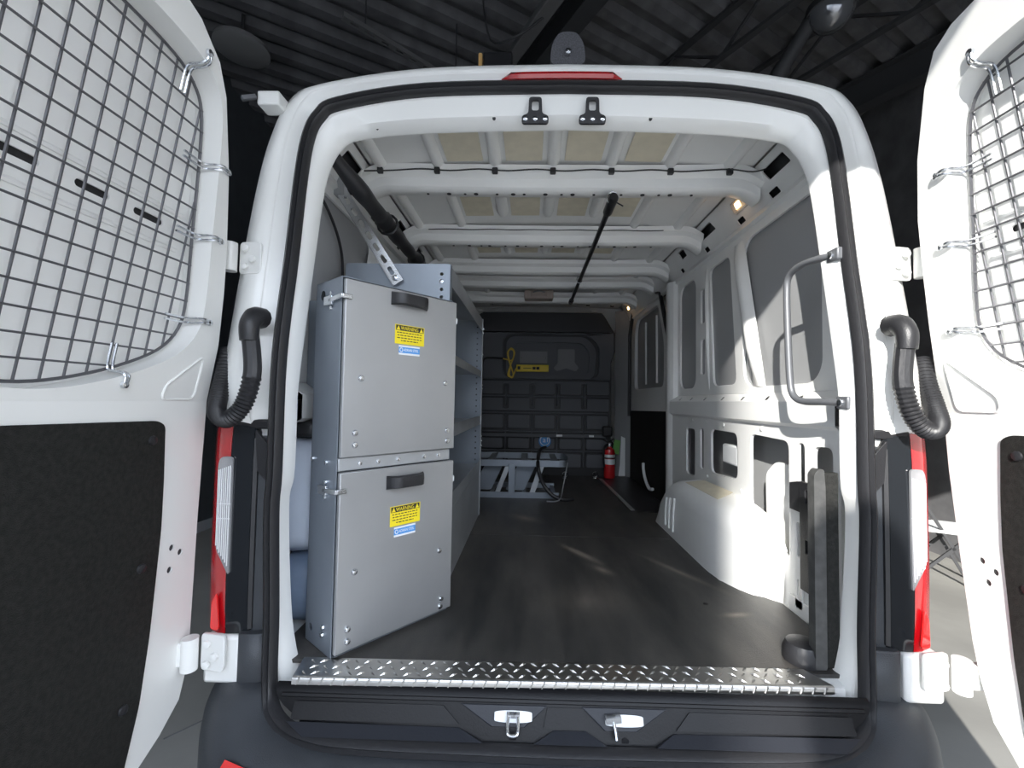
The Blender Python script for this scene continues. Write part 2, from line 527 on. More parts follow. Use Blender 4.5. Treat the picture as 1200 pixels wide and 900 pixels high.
ob('housing', MB().bar(gpt(-1.1, -0.42, 3.93), gpt(0.2, -0.42, 3.93), 0.12, 0.07), 'beamlight', fx, bevel=0.01)
ob('lead', MB().tube(catmull([gpt(-0.6, -0.42, 3.9), gpt(-0.5, -0.6, 3.74), gpt(-0.3, -0.75, 3.78), gpt(-0.2, -0.8, CZ)], 5), 0.009, 6), 'beam', fx)

# ================================================================== the van
van = thing('van', 'white cargo van with both rear doors open, seen straight into the cargo bay', 'van', (0, 2.0, GZ))
K = 6
def yl(z): return -0.03 + (0.16 * (z - 0.75) if z > 0.75 else 0.0)
OX = -0.010
def contour(half, yoff, lean=True, low=0.0):
    pts = catmull([(x * .994, 0, z) for x, z in half], K)
    full = [(p.x, p.z) for p in pts] + [(-p.x, p.z) for p in reversed(pts[:-1])]
    return [(x + OX, (yl(z) if lean else 0) + yoff + (low if z < .66 else 0), z) for x, z in full]
cI = [(.735, -.09), (.779, .10), (.800, .42), (.787, .53), (.787, .85), (.783, 1.15), (.778, 1.38), (.765, 1.48), (.735, 1.548), (.680, 1.585), (.45, 1.612), (0, 1.626)]
cH = [(.748, -.09), (.786, .10), (.803, .42), (.791, .53), (.793, .85), (.790, 1.15), (.788, 1.39), (.776, 1.495), (.750, 1.568), (.695, 1.606), (.45, 1.636), (0, 1.651)]
cS1 = [(.762, -.09), (.792, .10), (.806, .42), (.796, .53), (.800, .85), (.800, 1.15), (.803, 1.40), (.796, 1.53), (.772, 1.60), (.715, 1.648), (.45, 1.698), (0, 1.711)]
cS2 = [(.800, -.09), (.806, .2), (.812, .42), (.814, .53), (.824, .85), (.828, 1.15), (.832, 1.42), (.825, 1.57), (.796, 1.65), (.732, 1.692), (.45, 1.742), (0, 1.754)]
cC = [(.86, -.06), (.87, .2), (.87, .42), (.874, .53), (.884, .85), (.886, 1.15), (.886, 1.42), (.874, 1.58), (.842, 1.685), (.762, 1.733), (.45, 1.782), (0, 1.797)]
cE = [(.955, -.06), (.955, .2), (.955, .42), (.956, .53), (.956, .85), (.950, 1.15), (.940, 1.40), (.920, 1.57), (.880, 1.695), (.790, 1.755), (.46, 1.812), (0, 1.827)]
cO = [(1.0, .03), (1.0, .2), (1.0, .42), (1.0, .53), (.998, .85), (.994, 1.12), (.985, 1.36), (.962, 1.56), (.915, 1.705), (.81, 1.775), (.46, 1.828), (0, 1.843)]
cB = [(1.006, .03), (1.006, .2), (1.006, .42), (1.006, .53), (1.004, .85), (1.000, 1.12), (.991, 1.365), (.968, 1.568), (.921, 1.715), (.817, 1.788), (.46, 1.845), (0, 1.862)]
def grow(ring, a, b, yo, ylow):
    out = []
    n = len(ring)
    for i in range(n):
        p, q = ring[max(i - 1, 0)], ring[min(i + 1, n - 1)]
        tx, tz = q[0] - p[0], q[2] - p[2]
        L = math.hypot(tx, tz) or 1
        nx, nz = tz / L, -tx / L
        if nx * ring[i][0] + nz * (ring[i][2] - .4) < 0: nx, nz = -nx, -nz
        d = a + b * abs(nx)
        x, y, z = ring[i]
        out.append((x + nx * d, y + yo, z + nz * d))
    return out
# inner frame of the opening: white flange and header
fr = MB()
back = [(x * 1.10, y, z + (0.085 * min(1, (z - 1.4) / .12) if z > 1.4 else 0)) for x, y, z in contour(cI, 0.075)]
fr.loft([back, contour(cI, 0.065), contour(cI, 0.055), contour(cH, 0.018), contour(cS1, 0.006)])
frame = ob('door_frame', fr, 'paint', van, angle=50)
# outer rear face of the body
bd = MB()
bd.loft([contour(cS1, 0.006), contour(cS2, 0.008), [(x, y, z) for x, y, z in contour([(a + .008, b + (.006 if b > 1.5 else 0)) for a, b in cS2], 0.03)],
         contour([(a + .016, b + (.012 if b > 1.5 else 0)) for a, b in cS2], 0.03), contour(cC, 0.004, low=.03), contour([(a + .006, b + (.004 if b > 1.5 else 0)) for a, b in cC], -0.002, low=.03), ])
eR = contour(cE, 0.006, low=.03)
bd.loft([contour([(a + .006, b + (.004 if b > 1.5 else 0)) for a, b in cC], -0.002, low=.03), eR, grow(eR, .011, .022, .022, 0), grow(eR, .017, .032, .055, 0), grow(eR, .021, .036, .12, 0), [(x, 3.6, z) for x, y, z in grow(eR, .024, .038, .12, 0)]])
body = ob('body_shell', bd, 'paint', van, angle=50)
md = body.modifiers.new('thickness', 'SOLIDIFY'); md.thickness = 0.004; md.offset = 0
# closing panel added at the front so no light leaks in behind the partition
ob('front_light_stop', MB().prism([(x, z) for x, y, z in contour(cB, 0)], lambda u, v, w: (u, 3.58 + w, v), 0.02), 'inner', van, smooth=False)
hh_ = MB()
for x, z in ((-.62, 1.612), (-.24, 1.640), (.26, 1.640), (.62, 1.612)):
    hh_.lathe([(.0055, .004), (.0055, -.001), (.001, -.001)], (x, yl(z) + .036 if abs(x) > .5 else yl(z) + .022, z), 8, 'Y')
ob('header_plug', hh_, 'plastic', frame, kind='stuff')
# rubber seal: a closed loop round the opening
half = [((a[0] + b[0]) / 2, (a[1] + b[1]) / 2) for a, b in zip(cS1, cS2)]
pts3 = [Vector((x * .994, yl(z) - 0.006, z)) for x, z in half[1:]]
pts3 = [Vector((.0, -.150, -.112)), Vector((.45, -.146, -.110)), Vector((.63, -.130, -.107)), Vector((.735, -.092, -.088)), Vector((.782, -.052, -.03))] + pts3
sm_ = catmull(pts3, 5)
loop = sm_ + [Vector((-p.x, p.y, p.z)) for p in reversed(sm_[1:-1])]
loop = [p + Vector((OX, 0, 0)) for p in loop]
se = MB()
N_ = len(loop); rings = []
for i, p in enumerate(loop):
    t = (loop[(i + 1) % N_] - loop[i - 1]).normalized()
    nrm = Vector((0, -1, 0)); nrm = (nrm - t * nrm.dot(t)).normalized(); side_ = t.cross(nrm)
    rings.append([tuple(p + side_ * a + nrm * b) for a, b in ((-.018, -.006), (-.017, .012), (-.008, .022), (.0, .014), (.006, .024), (.015, .016), (.018, -.006))])
rings.append(rings[0])
se.loft(rings)
seal = ob('door_seal', se, 'rubber', van, angle=60)

# ---- tail lamps, dark trims, bumper
def pillar_trims(s):
    L = lambda pts: [(s * x, y) for x, y in pts]
    def vert(sec, z0, z1, name, m, parent, slant=0.0, close=0.05, lab=None):
        mb_ = MB(); rings_ = []
        for k in range(9):
            t = k / 8; z = z0 + (z1 - z0) * t
            push = 0.012 * math.sin(math.pi * min(1, max(0, t))) ** 0.5
            rings_.append([(s * x + OX, y - push * w * .7, z + slant * q * t) for x, y, w, q in sec])
        mb_.loft(rings_)
        b0 = [(x, close, z) for x, y, z in rings_[0]]; 
        mb_.loft([[(x, close, z) for x, y, z in rings_[0]], rings_[0]]); mb_.loft([rings_[-1], [(x, close, z) for x, y, z in rings_[-1]]])
        return ob(name, mb_, m, parent, angle=50, label=lab)
    lampo = vert([(.862, .02, 0, 0), (.862, -.016, .3, 0), (.868, -.023, .8, 0), (.926, -.026, 1, 0), (.927, .01, 0, 0)], 0.085, 0.655, 'tail_lamp', 'smoke', van, lab='smoked black inner half of the tail lamp')
    red = vert([(.927, -.026, 1, 0), (.950, -.023, 1, 0), (.980, -.009, 1, .3), (1.003, .018, .8, .6), (1.014, .065, .5, .8), (1.016, .13, 0, 1)], 0.085, 0.662, 'red_lens', 'red', lampo, slant=.02, close=.13, lab='red outer lens of the tail lamp')
    # clear insert with raised ridges
    def ys(x): return -.026 + max(0, (x - .945)) ** 1.5 * 2.6 - 0.007
    poly = rpoly([(.916, .245), (.956, .32), (.960, .545), (.950, .568), (.916, .57)], .012)
    def fz(u, v, w): return (s * u + OX, ys(u) - 0.001 - w, v)
    ins = MB().plate(poly, [], fz, 0.006)
    insert = ob('clear_lens', ins, 'clear', lampo, label='clear ribbed reversing lens of the tail lamp')
    rd = MB()
    for k in range(7):
        x = .921 + k * .0056
        zb = .255 + (x - .916) * 1.6
        rd.tube([(s * x + OX, ys(x) - .008, zb + .01), (s * x + OX, ys(x) - .008, .545 - k * .002)], .0016, 5)
    for z in (.40, .44): rd.tube([(s * .918 + OX, ys(.918) - .008, z), (s * .955 + OX, ys(.955) - .008, z)], .0013, 5)
    rd_o = ob('lens_ridge', rd, 'ridge', lampo, kind='stuff')
    br = MB().plate(rpoly([(.937, .10), (.967, .10), (.964, .17), (.947, .20)], .008), [], fz, 0.005)
    ob('red_reflector', br, 'redbright', lampo, label='bright red reflector low in the tail lamp')
    # dark pillar trim strips beside the lamp
    t1 = vert([(.822, .02, 0, 0), (.824, -.012, 0, 0), (.842, -.018, .2, 0), (.859, -.020, .2, 0), (.861, .02, 0, 0)], 0.06, 0.625, 'pillar_trim', 'bumper', van)
    rail = vert([(.855, .0, 0, 0), (.855, -.026, .3, 0), (.864, -.030, .3, 0), (.866, .0, 0, 0)], 0.10, 0.62, 'trim_rail', 'plastic', t1)
    bl = MB().prism(rpoly([(.820, .50), (.848, .53), (.858, .645), (.820, .60)], .006), lambda u, v, w: (s * u + OX, -.026 - w, v), 0.012)
    ob('trim_block', bl, 'plastic', t1, bevel=.003)
    tp = MB().box(.822, .930, -.024, .0, .645, .672, f=lambda x, y, z: (s * x + OX, y, z))
    ob('lamp_cap', tp, 'plastic', lampo, bevel=.006)
for s in (-1, 1): pillar_trims(s)

# the bumper wraps both corners
st = [  # rows inner-top -> outer face -> under; stations centre -> corner -> side
    [(0, -.168, -.120), (0, -.210, -.120), (0, -.262, -.140), (0, -.285, -.22), (0, -.285, -.46)],
    [(.50, -.164, -.120), (.50, -.204, -.120), (.50, -.255, -.140), (.50, -.278, -.22), (.50, -.278, -.46)],
    [(.69, -.140, -.112), (.71, -.176, -.112), (.735, -.225, -.134), (.75, -.245, -.22), (.75, -.245, -.46)],
    [(.765, -.088, -.085), (.79, -.126, -.084), (.835, -.172, -.105), (.86, -.195, -.22), (.86, -.195, -.46)],
    [(.795, -.058, -.04), (.832, -.084, -.042), (.90, -.118, -.062), (.930, -.130, -.20), (.880, -.120, -.46)],
    [(.805, -.045, -.035), (.850, -.062, -.036), (.925, -.078, -.050), (.975, -.068, -.16), (.925, -.060, -.46)],
    [(.83, -.010, -.033), (.890, -.018, -.034), (.965, -.020, -.044), (1.006, .0, -.14), (.955, .0, -.46)],
    [(.86, .06, -.033), (.91, .05, -.034), (.978, .05, -.044), (1.016, .09, -.12), (.965, .09, -.46)],
    [(.90, .30, -.033), (.93, .30, -.034), (.99, .30, -.044), (1.018, .30, -.12), (.97, .30, -.46)],
]
full = [[(-x + OX, y, z) for x, y, z in row] for row in reversed(st[1:])] + [[(x + OX, y, z) for x, y, z in row] for row in st]
bp_ = MB().loft(full)
bumper = ob('bumper', bp_, 'bumper', van, sub=2)
for s in (-1, 1):
    ri = MB().loft([[(s * x + OX, y, z) for x, y in ((.808, .02), (.810, -.030), (.826, -.040), (.868, -.044), (.885, -.036), (.888, .02))] for z in (-.06, .0, .088, .092)], cap=True)
    ob('bumper_riser', ri, 'bumper', bumper, bevel=.004)
for s in (-1, 1):
    rl = MB()
    rl.loft([[(s * (x - .045), -.246 + (x - .70) * .36 - o_, z_) for o_, z_ in ((.0, -.118), (.020, -.126), (.026, -.150), (.0, -.165))] for x in (.70, .73, .78, .83, .86)], cap=True)
    ob('bumper_reflector', rl, 'redbright', bumper, label='red reflector set in the bumper corner')

# ---- sill: tread plate, plastic sill trim with two strikers
def tp_f(u, v, w): return (u, v, w)
pl = MB()
rise = .006
pl.prism([(-.735, .012), (.655, .020), (.690, -.048), (-.722, -.070)], lambda u, v, w: (u, v, .001 + w), .005)
pl.loft([[(-.722, -.070, .006), (.690, -.048, .006)], [(-.722, -.0755, .004), (.690, -.0535, .004)], [(-.722, -.0775, -.004), (.690, -.0555, -.004)], [(-.722, -.0775, -.013), (.690, -.0555, -.013)]])
plate = ob('sill_plate', pl, 'dplate', van, angle=60, label='bright tread plate across the rear sill')
lug = MB()
for r_ in range(3):
    for c in range(46):
        x = -.70 + c * .0305 + (.015 if r_ % 2 else 0); y = -.058 + r_ * .026 + (x + .72) * .0155
        if x > .64: continue
        a = R(40) if (c + r_) % 2 else R(-40)
        dx, dy = math.cos(a) * .0125, math.sin(a) * .0125
        mid = [(x - dx, y - dy, .0062), (x, y, .0105), (x + dx, y + dy, .0062)]
        px_, py_ = -math.sin(a) * .0028, math.cos(a) * .0028
        v = [lug.bm.verts.new(q) for q in (mid[0], (x + px_, y + py_, .0065), (x - px_, y - py_, .0065), mid[2], mid[1])]
        for f in ((0, 2, 4), (0, 4, 1), (1, 4, 3), (2, 3, 4)): lug.face([v[i] for i in f])
for c in range(46):
    x = -.71 + c * .0305
    yy = (x + .72) * .0155; lug.bar((x, -.0785 + yy, -.012), (x + .008, -.0765 + yy, .004), .004, .003)
ob('tread_lug', lug, 'dplate', plate, kind='stuff', smooth=False)

def tr(x, t, h=0.0):      # point on the sloping sill trim, h = proud of it
    return (x, -.080 - .050 * t - .86 * h, -.016 - .086 * t + .50 * h)
tm = MB()
tm.loft([[(x, -.068, -.010) for x in (-.76, -.4, 0, .4, .76)]] + [[tr(x, t) if abs(x) < .7 else (x * (1 - .10 * t ** 2), tr(x, t)[1] + .03 * t, tr(x, t)[2] + .02 * t) for x in (-.76, -.4, 0, .4, .76)] for t in (0, .2, .4, .6, .8, 1.0)] + [[(x * .9, -.128, -.112) for x in (-.76, -.4, 0, .4, .76)]])
trim = ob('sill_trim', tm, 'sill', van, angle=40)
def slab(name, poly, h0, h1, m, parent, bevel=.002, **k):
    return ob(name, MB().plate(poly, [], lambda u, v, w: tr(u, v, w), h1) if not h0 else MB().plate(poly, [], lambda u, v, w: tr(u, v, h0 + w), h1 - h0), m, parent, bevel=bevel, **k)
slab('trim_ledge', [(-.74, .12), (.74, .12), (.74, .22), (-.74, .22)], 0, .004, 'sill', trim)
for poly in ([(-.055, .28), (.035, .28), (.045, .72), (-.066, .72)], [(-.70, .30), (-.32, .30), (-.275, .68), (-.70, .68)], [(.30, .30), (.70, .30), (.70, .68), (.262, .68)]):
    slab('trim_panel', rpoly(poly, .01), 0, .005, 'sill', trim)
for poly in ([(-.04, .74), (.04, .74), (.088, 1.0), (-.09, 1.0)], [(-.71, .72), (-.275, .74), (-.214, 1.0), (-.655, 1.0)], [(.255, .74), (.71, .72), (.655, 1.0), (.207, 1.0)]):
    mb_ = MB()
    A = [mb_.bm.verts.new(tr(u, v, .003)) for u, v in poly]
    B = [mb_.bm.verts.new(tr(u, v, .004 if v < .9 else .022)) for u, v in poly]
    mb_.face(B); mb_.face(A[::-1])
    for i in range(4): mb_.face([A[i], A[(i + 1) % 4], B[(i + 1) % 4], B[i]])
    ob('trim_wedge', mb_, 'sillblue', trim, bevel=.003)
for k, (poly, ov) in enumerate((([(-.275, .25), (-.055, .25), (-.112, .70), (-.196, .70)], (-.188, .36, -.094, .61)), ([(.030, .25), (.245, .25), (.165, .72), (.085, .72)], (.088, .38, .182, .63)))):
    pk = slab('latch_pocket', poly, 0, .006, 'sillblue', trim)
    slab('latch_insert', rrect(ov[0], ov[1], ov[2], ov[3], .045, 4), .006, .0085, 'whitep', trim)
    cx = (ov[0] + ov[2]) / 2 - (.0 if k == 0 else .028)
    sk = MB()
    if k == 0:
        pts_ = [tr(cx - .011, .40, .010), tr(cx - .013, .62, .022), tr(cx - .010, .82, .030), tr(cx + .010, .82, .030), tr(cx + .013, .62, .022), tr(cx + .011, .40, .010)]
        sk.tube(catmull(pts_, 4), .0042, 8)
        sk.bar(tr(cx - .016, .44, .011), tr(cx + .016, .44, .011), .016, .008)
    else:
        sk.bar(tr(cx - .019, .48, .012), tr(cx + .019, .44, .012), .018, .014)
        sk.tube([tr(cx, .5, .014), tr(cx + .003, .70, .020), tr(cx + .004, .88, .022)], .0045, 8)
    ob('striker', sk, 'zinc', trim, label='metal door striker on the rear sill')
    for dx in (-.006,):
        ob('trim_clip', MB().lathe([(.001, .004), (.006, .003), (.009, 0)], (0, 0, 0), 10, 'Y'), 'rubber', trim).location = tr((ov[0] + ov[2]) / 2, .92, .002)

# ---- brake lamp, reversing camera, hinges, hoses on the outside
bl_ = MB()
rg = []
for k in range(13):
    t = k / 12; x = -.218 + .385 * t
    z = 1.768 - .012 * (x / .2) ** 2 * .3
    e = .35 if k in (0, 12) else 1
    rg.append([(x, .130 + .03 * (1 - e), z + .018 * e), (x, .112 + .03 * (1 - e), z + .010 * e), (x, .108 + .03 * (1 - e), z), (x, .114 + .03 * (1 - e), z - .010 * e), (x, .16, z - .012 * e), (x, .19, z + .02 * e)])
bl_.loft(rg, closed=True, cap=True)
ob('brake_lamp', bl_, 'red', van, label='long red brake lamp on the rear edge of the roof')
cm = MB()
sec = rpoly([(-.062, .0), (.062, .0), (.055, .075), (.030, .118), (-.030, .118), (-.055, .075)], .03)
cm.prism(sec, lambda u, v, w: (u + .0, .21 + w, 1.875 + v), .06)
camo = ob('reversing_camera', cm, 'camgrey', van, bevel=.006, label='dark grey reversing camera housing standing on the roof edge')
ob('camera_base', MB().box(-.062, .062, .205, .30, 1.79, 1.875), 'gloss', camo, bevel=.01)
ob('camera_lens', MB().lathe([(.013, -.004), (.010, -.012), (.003, -.015)], (0, .208, 1.915), 14, 'Y'), 'zinc', camo)
ob('camera_hood', MB().tube([(-.035, .203, 1.835), (-.018, .196, 1.843), (.018, .196, 1.843), (.035, .203, 1.835)], .005, 6), 'handle', camo)
bk = MB().box(-.325, -.205, .52, .62, 1.88, 2.18)
mo = ob('roof_bracket', bk, 'plastic', van, bevel=.008, label='dark box on the roof with an amber edge')
ob('amber_edge', MB().box(-.345, -.329, .51, .56, 1.88, 2.165), 'amber', mo, bevel=.004)
dc = MB().box(-.985, -.915, .09, .15, 1.655, 1.700)
dco = ob('door_catch', dc, 'paint', van, bevel=.005, label='white door catch on the roof corner')
ob('catch_hook', MB().bar((-.985, .085, 1.675), (-1.012, .06, 1.652), .018, .014), 'handle', dco, bevel=.003)

def hinge(s, z, low):
    x = .945 if not low else .950
    yb = yl(z) - .002 if not low else -.052
    pl_ = MB().prism(rrect(-.036, -.048, .036, .048, .012, 3), lambda u, v, w: (s * (x + u) * 1.0, yb - w + .35 * max(0, u), z + v), .010)
    h = ob('hinge', pl_, 'paint', van, bevel=.002)
    kn = MB().cyl((s * (x + .055), yb - .012, z - .042), (s * (x + .055), yb - .012, z + .042), .020, n=14)
    ob('hinge_knuckle', kn, 'paint', h)
    arm = MB().bar((s * (x + .050), yb - .012, z), (s * (x + .130), yb - .015, z), .022, .062)
    ob('hinge_arm', arm, 'paint', h, bevel=.004)
    for dz in (-.028, -.006, .026):
        b_ = MB().lathe([(.011, 0), (.010, -.006), (.004, -.008)], (s * (x + (.010 if dz != -.006 else -.012)), yb - .011, z + dz), 8, 'Y')
        ob('hinge_bolt', b_, 'paint', h)
    if low:
        cv = MB().box(.888, .990, -.036, .06, -.045, .083, f=lambda a, b, c: (s * a, b, c))
        ob('hinge_base', cv, 'paint', h, bevel=.01)
for s in (-1, 1):
    hinge(s, 1.145, False); hinge(s, .050, True)

def conduit(s):
    P = catmull([(s * .868, -.075, .90), (s * .852, -.085, .80), (s * .866, -.095, .715), (s * .905, -.095, .675), (s * .950, -.075, .690), (s * .975, -.035, .740), (s * .988, .0, .80), (s * 1.005, .035, .87)], 16)
    h = ob('cable_conduit', MB().tube(P, .021, 12, rf=lambda i: (.0235 if i % 2 else .0195) if i > 18 else .0215), 'rubber', van, angle=25, label='black corrugated cable hose looping from pillar to door')
    el = MB()
    el.tube(catmull([(s * .868, -.030, .955), (s * .868, -.060, .952), (s * .868, -.080, .925), (s * .866, -.082, .885)], 6), .027, 12, rf=lambda i: .030 - .0004 * i)
    ob('conduit_elbow', el, 'plastic', h)
for s in (-1, 1): conduit(s)
# rear wheels under the body
for s in (-1, 1):
    w_ = ob('wheel', MB().lathe([(.20, -.11), (.33, -.115), (.352, -.09), (.352, .09), (.33, .115), (.20, .11)], (s * .86, 1.0, GZ + .352), 28, 'X'), 'rubber', van)
    ob('rim', MB().lathe([(.05, -.03), (.20, -.02), (.21, .06), (.20, .10)], (s * .86, 1.0, GZ + .352), 20, 'X'), 'galv', w_)

# ---- rear doors, each swung about a right angle
ZK = .72
def rear_door(s, edge):
    def X(z): return 1.03 - (0.18 * (z - ZK) if z > ZK else 0.0)
    def f(u, v, w): return (s * (X(v) + w), u, v)
    free = -.84
    lo = [(y, z) for y, z in edge if z < ZK]; hi = [(y, z) for y, z in edge if z > ZK]
    ek = -.008
    low_poly = lo + [(ek, ZK), (free, ZK), (free, -.15), (free + .03, -.20)]
    up_poly = [(ek, ZK)] + hi + [(free + .05, 1.63), (free, 1.58), (free, ZK)]
    rk = [(-.46, .756), (-.37, .766), (-.255, .800), (-.155, .850), (-.108, .911), (-.103, .99), (-.130, 1.16), (-.160, 1.35), (-.184, 1.447), (-.22, 1.490), (-.285, 1.514), (-.42, 1.520)]
    other = [(-.92 - y, z) for y, z in reversed(rk)][0:-1]
    ring = [(p.x, p.y) for p in catmull([(y, z, 0) for y, z in rk] + [(max(-.80, y), z, 0) for y, z in other[1:]], 4, closed=True)]
    cx, cz = -.46, 1.13
    hole = [(cx + (y - cx) * 1.035, cz + (z - cz) * 1.035) for y, z in ring]
    hole = [(y, max(ZK + .012, z)) for y, z in hole]
    dots = [disc(-.108, .342, .0085), disc(-.080, .322, .0085), disc(-.112, .287, .0085)] if s < 0 else [disc(-.096, .352, .008), disc(-.128, .335, .008), disc(-.110, .303, .008)]
    mb_ = MB()
    mb_.plate(low_poly, dots, f, .085)
    mb_.plate(up_poly, [hole], f, .085)
    mb_.plate(low_poly, [], lambda u, v, w: f(u, v, .086 + w), .012)
    mb_.plate(up_poly, [], lambda u, v, w: f(u, v, .086 + w), .012)
    side_word = 'left' if s < 0 else 'right'
    dd_ = dots
    d = ob('rear_door', mb_, 'paint', van, bevel=.011, seg=3, angle=30, label='open %s rear door, white inside with a black lower trim board' % side_word)
    # white blanked window with pressed swages and long slots
    slots = [rrect(-.60, 1.150, -.465, 1.166, .008, 4), rrect(-.402, 1.150, -.330, 1.166, .008, 4), rrect(-.272, 1.150, -.192, 1.166, .008, 4), rrect(-.78, 1.150, -.66, 1.166, .008, 4)]
    bl = MB().plate([(cx + (y - cx) * 1.05, cz + (z - cz) * 1.05) for y, z in ring], slots, lambda u, v, w: f(u, v, .070 + w), .004)
    blank = ob('window_blank', bl, 'inner', d)
    for z in (1.108, 1.196):
        sw = MB().tube([f(-.80, z, .070), f(-.14, z, .070)], .006, 6)
        ob('swage', sw, 'inner', d)
    back_ = MB().plate(rrect(-.80, 1.13, -.17, 1.185, .004), [], lambda u, v, w: f(u, v, .0775 + w), .002)
    ob('slot_backing', back_, 'plastic', d)
    tp = rpoly([(-.152, .660), (-.149, .52), (-.150, .40), (-.170, .15), (-.190, 0), (-.225, -.13), (-.25, -.16), (-.79, -.16), (-.79, .683), (-.175, .672)], .02)
    t_ = MB().plate(tp, [], lambda u, v, w: f(u, v, -.006 + w), .008)
    ob('trim_board', t_, 'board', d, bevel=.002, label='black fibre trim board on the lower door')
    for (y, z) in ((-.19, .625), (-.205, .325), (-.235, .02), (-.60, .625), (-.60, .05)):
        cb = MB().lathe([(.012, 0), (.011, -s * .004), (.005, -s * .006)], f(y, z, -.007), 10, 'X')
        ob('trim_clip', cb, 'rubber', d)
    for q_ in dd_: ob('hole_shade_disc', MB().prism(q_, lambda u, v, w: f(u, v, .004 + w), .004), 'rubber', d, smooth=False)  # dark disc stands in for the shade inside each hole
    # pressed triangular recess outline
    tri = rpoly([(-.055, .845), (-.060, .725), (-.165, .725), (-.160, .760)], .022, 5) if s < 0 else rpoly([(-.035, .865), (-.045, .725), (-.150, .725), (-.155, .760)], .022, 5)
    tz = MB().tube([f(y, z, -.0005) for y, z in tri], .0035, 6, closed=True)
    ob('pressed_outline', tz, 'paint', d)
    # wire grille over the window
    W0 = .045
    gl = ob('window_grille', MB().tube([f(y, z, W0) for y, z in ring], .0036, 8, closed=True), 'wire', van, label='grey wire grille over the %s rear door window' % side_word)
    def cross(axis, c):
        ts = []
        n = len(ring)
        for i in range(n):
            a, b = ring[i], ring[(i + 1) % n]
            if (a[axis] - c) * (b[axis] - c) < 0:
                t = (c - a[axis]) / (b[axis] - a[axis])
                ts.append(a[1 - axis] + t * (b[1 - axis] - a[1 - axis]))
        return (min(ts), max(ts)) if len(ts) >= 2 else None
    y = -.105 - .036
    k = 0
    while y > -.80:
        q = cross(0, y)
        if q and q[1] - q[0] > .05:
            ob('grille_wire', MB().tube([f(y, q[0] - .002, W0 + .003), f(y, q[1] + .002, W0 + .003)], .0026, 6), 'wire', gl)
        y -= .0435
    z = .800
    while z < 1.51:
        q = cross(1, z)
        if q and q[1] - q[0] > .05:
            ob('grille_wire', MB().tube([f(q[0] - .002, z, W0 - .002), f(q[1] + .002, z, W0 - .002)], .0024, 6), 'wire', gl)
        z += .0462
    def hook(y, z, dy, dz):
        mb2 = MB()
        for o_ in (-.006, .006):
            ox, oz = (0, o_) if abs(dy) > abs(dz) else (o_, 0)
            mb2.tube(catmull([f(y - dy * 1.6 + ox, z - dz * 1.6 + oz, W0 - .005), f(y + dy * .05 + ox, z + dz * .05 + oz, W0 - .008), f(y + dy * .25 + ox, z + dz * .25 + oz, .010), f(y + dy * .5 + ox * .8, z + dz * .5 + oz * .8, -.006), f(y + dy + ox * .5, z + dz + oz * .5, -.006)], 4), .0030, 6)
        mb2.lathe([(.009, 0), (.008, -s * .006), (.003, -s * .008)], f(y + dy * 1.08, z + dz * 1.08, -.002), 8, 'X')
        ob('grille_hook', mb2, 'zinc', gl)
    hook(-.155, 1.325, .035, 0); hook(-.128, 1.150, .035, 0); hook(-.105, .935, .035, 0); hook(-.25, 1.505, .0, .035); hook(-.275, .795, .0, -.035); hook(-.62, 1.515, 0, .035); hook(-.62, .785, 0, -.035)
rear_door(-1, [(-.30, -.20), (-.20, -.165), (-.12, -.12), (-.062, -.07), (-.040, .0), (-.033, .09), (-.023, .41), (-.011, .65), (-.010, .88), (-.032, 1.02), (-.055, 1.13), (-.110, 1.33), (-.170, 1.49), (-.212, 1.55), (-.285, 1.595), (-.36, 1.612)])
rear_door(1, [(-.30, -.20), (-.20, -.13), (-.155, -.075), (-.115, -.03), (-.085, .06), (-.068, .14), (-.040, .35), (-.014, .57), (-.004, .70), (-.001, .80), (-.012, .96), (-.023, 1.08), (-.041, 1.24), (-.074, 1.39), (-.13, 1.545), (-.17, 1.61), (-.22, 1.635), (-.30, 1.645)])

# ================================================================== cargo bay interior
CEIL = 1.722
# floor: body pan and two rubber mats
ob('floor_pan', MB().prism([(-.735, -.03), (.735, -.03), (.76, .12), (.99, .17), (.99, 3.4), (-.99, 3.4), (-.99, .17), (-.76, .12)], lambda u, v, w: (u, v, -.09 + w), .078), 'inner', van, smooth=False)
def mat_poly(y0, y1, well):
    if not well:
        half_r = [(.835, y0), (.835, .44), (.785, .50), (.690, .64), (.678, .80), (.678, y1)]
        return half_r + [(-x, y) for x, y in reversed(half_r)]
    r_ = [(.678, y0), (.680, 1.50), (.78, 1.60), (.80, 1.74), (.585, 1.80), (.555, y1)]
    l_ = [(.678, y0), (.680, 1.50), (.78, 1.60), (.86, 1.74), (.86, y1)]
    return r_ + [(-x, y) for x, y in reversed(l_)]
ob('floor_mat', MB().plate(mat_poly(.010, 1.190, False), [disc(.545, .42, .010)], lambda u, v, w: (u, v, -.010 + w), .010), 'mat', van, smooth=False)
ob('floor_mat', MB().plate(mat_poly(1.196, 3.20, True), [], lambda u, v, w: (u, v, -.010 + w), .010), 'mat', van, smooth=False)
ob('threshold_strip', MB().prism([(.585, 1.80), (.612, 1.80), (.585, 3.0), (.556, 3.0)], lambda u, v, w: (u, v, .0005 + w), .006), 'alum', van, smooth=False, label='aluminium strip along the side step')
ob('step_floor', MB().prism([(.585, 1.80), (.98, 1.80), (.98, 3.22), (.556, 3.22)], lambda u, v, w: (u, v, -.011 + w), .006), 'plastic', van, smooth=False)
ob('step_well', MB().box(.585, .99, 1.80, 3.22, -.25, -.20), 'plastic', van, smooth=False)
ob('step_riser', MB().prism([(.604, 1.80), (.612, 1.80), (.585, 3.22), (.575, 3.22)], lambda u, v, w: (u, v, -.2 + w), .195), 'plastic', van, smooth=False)
fp_ = bpy.data.objects

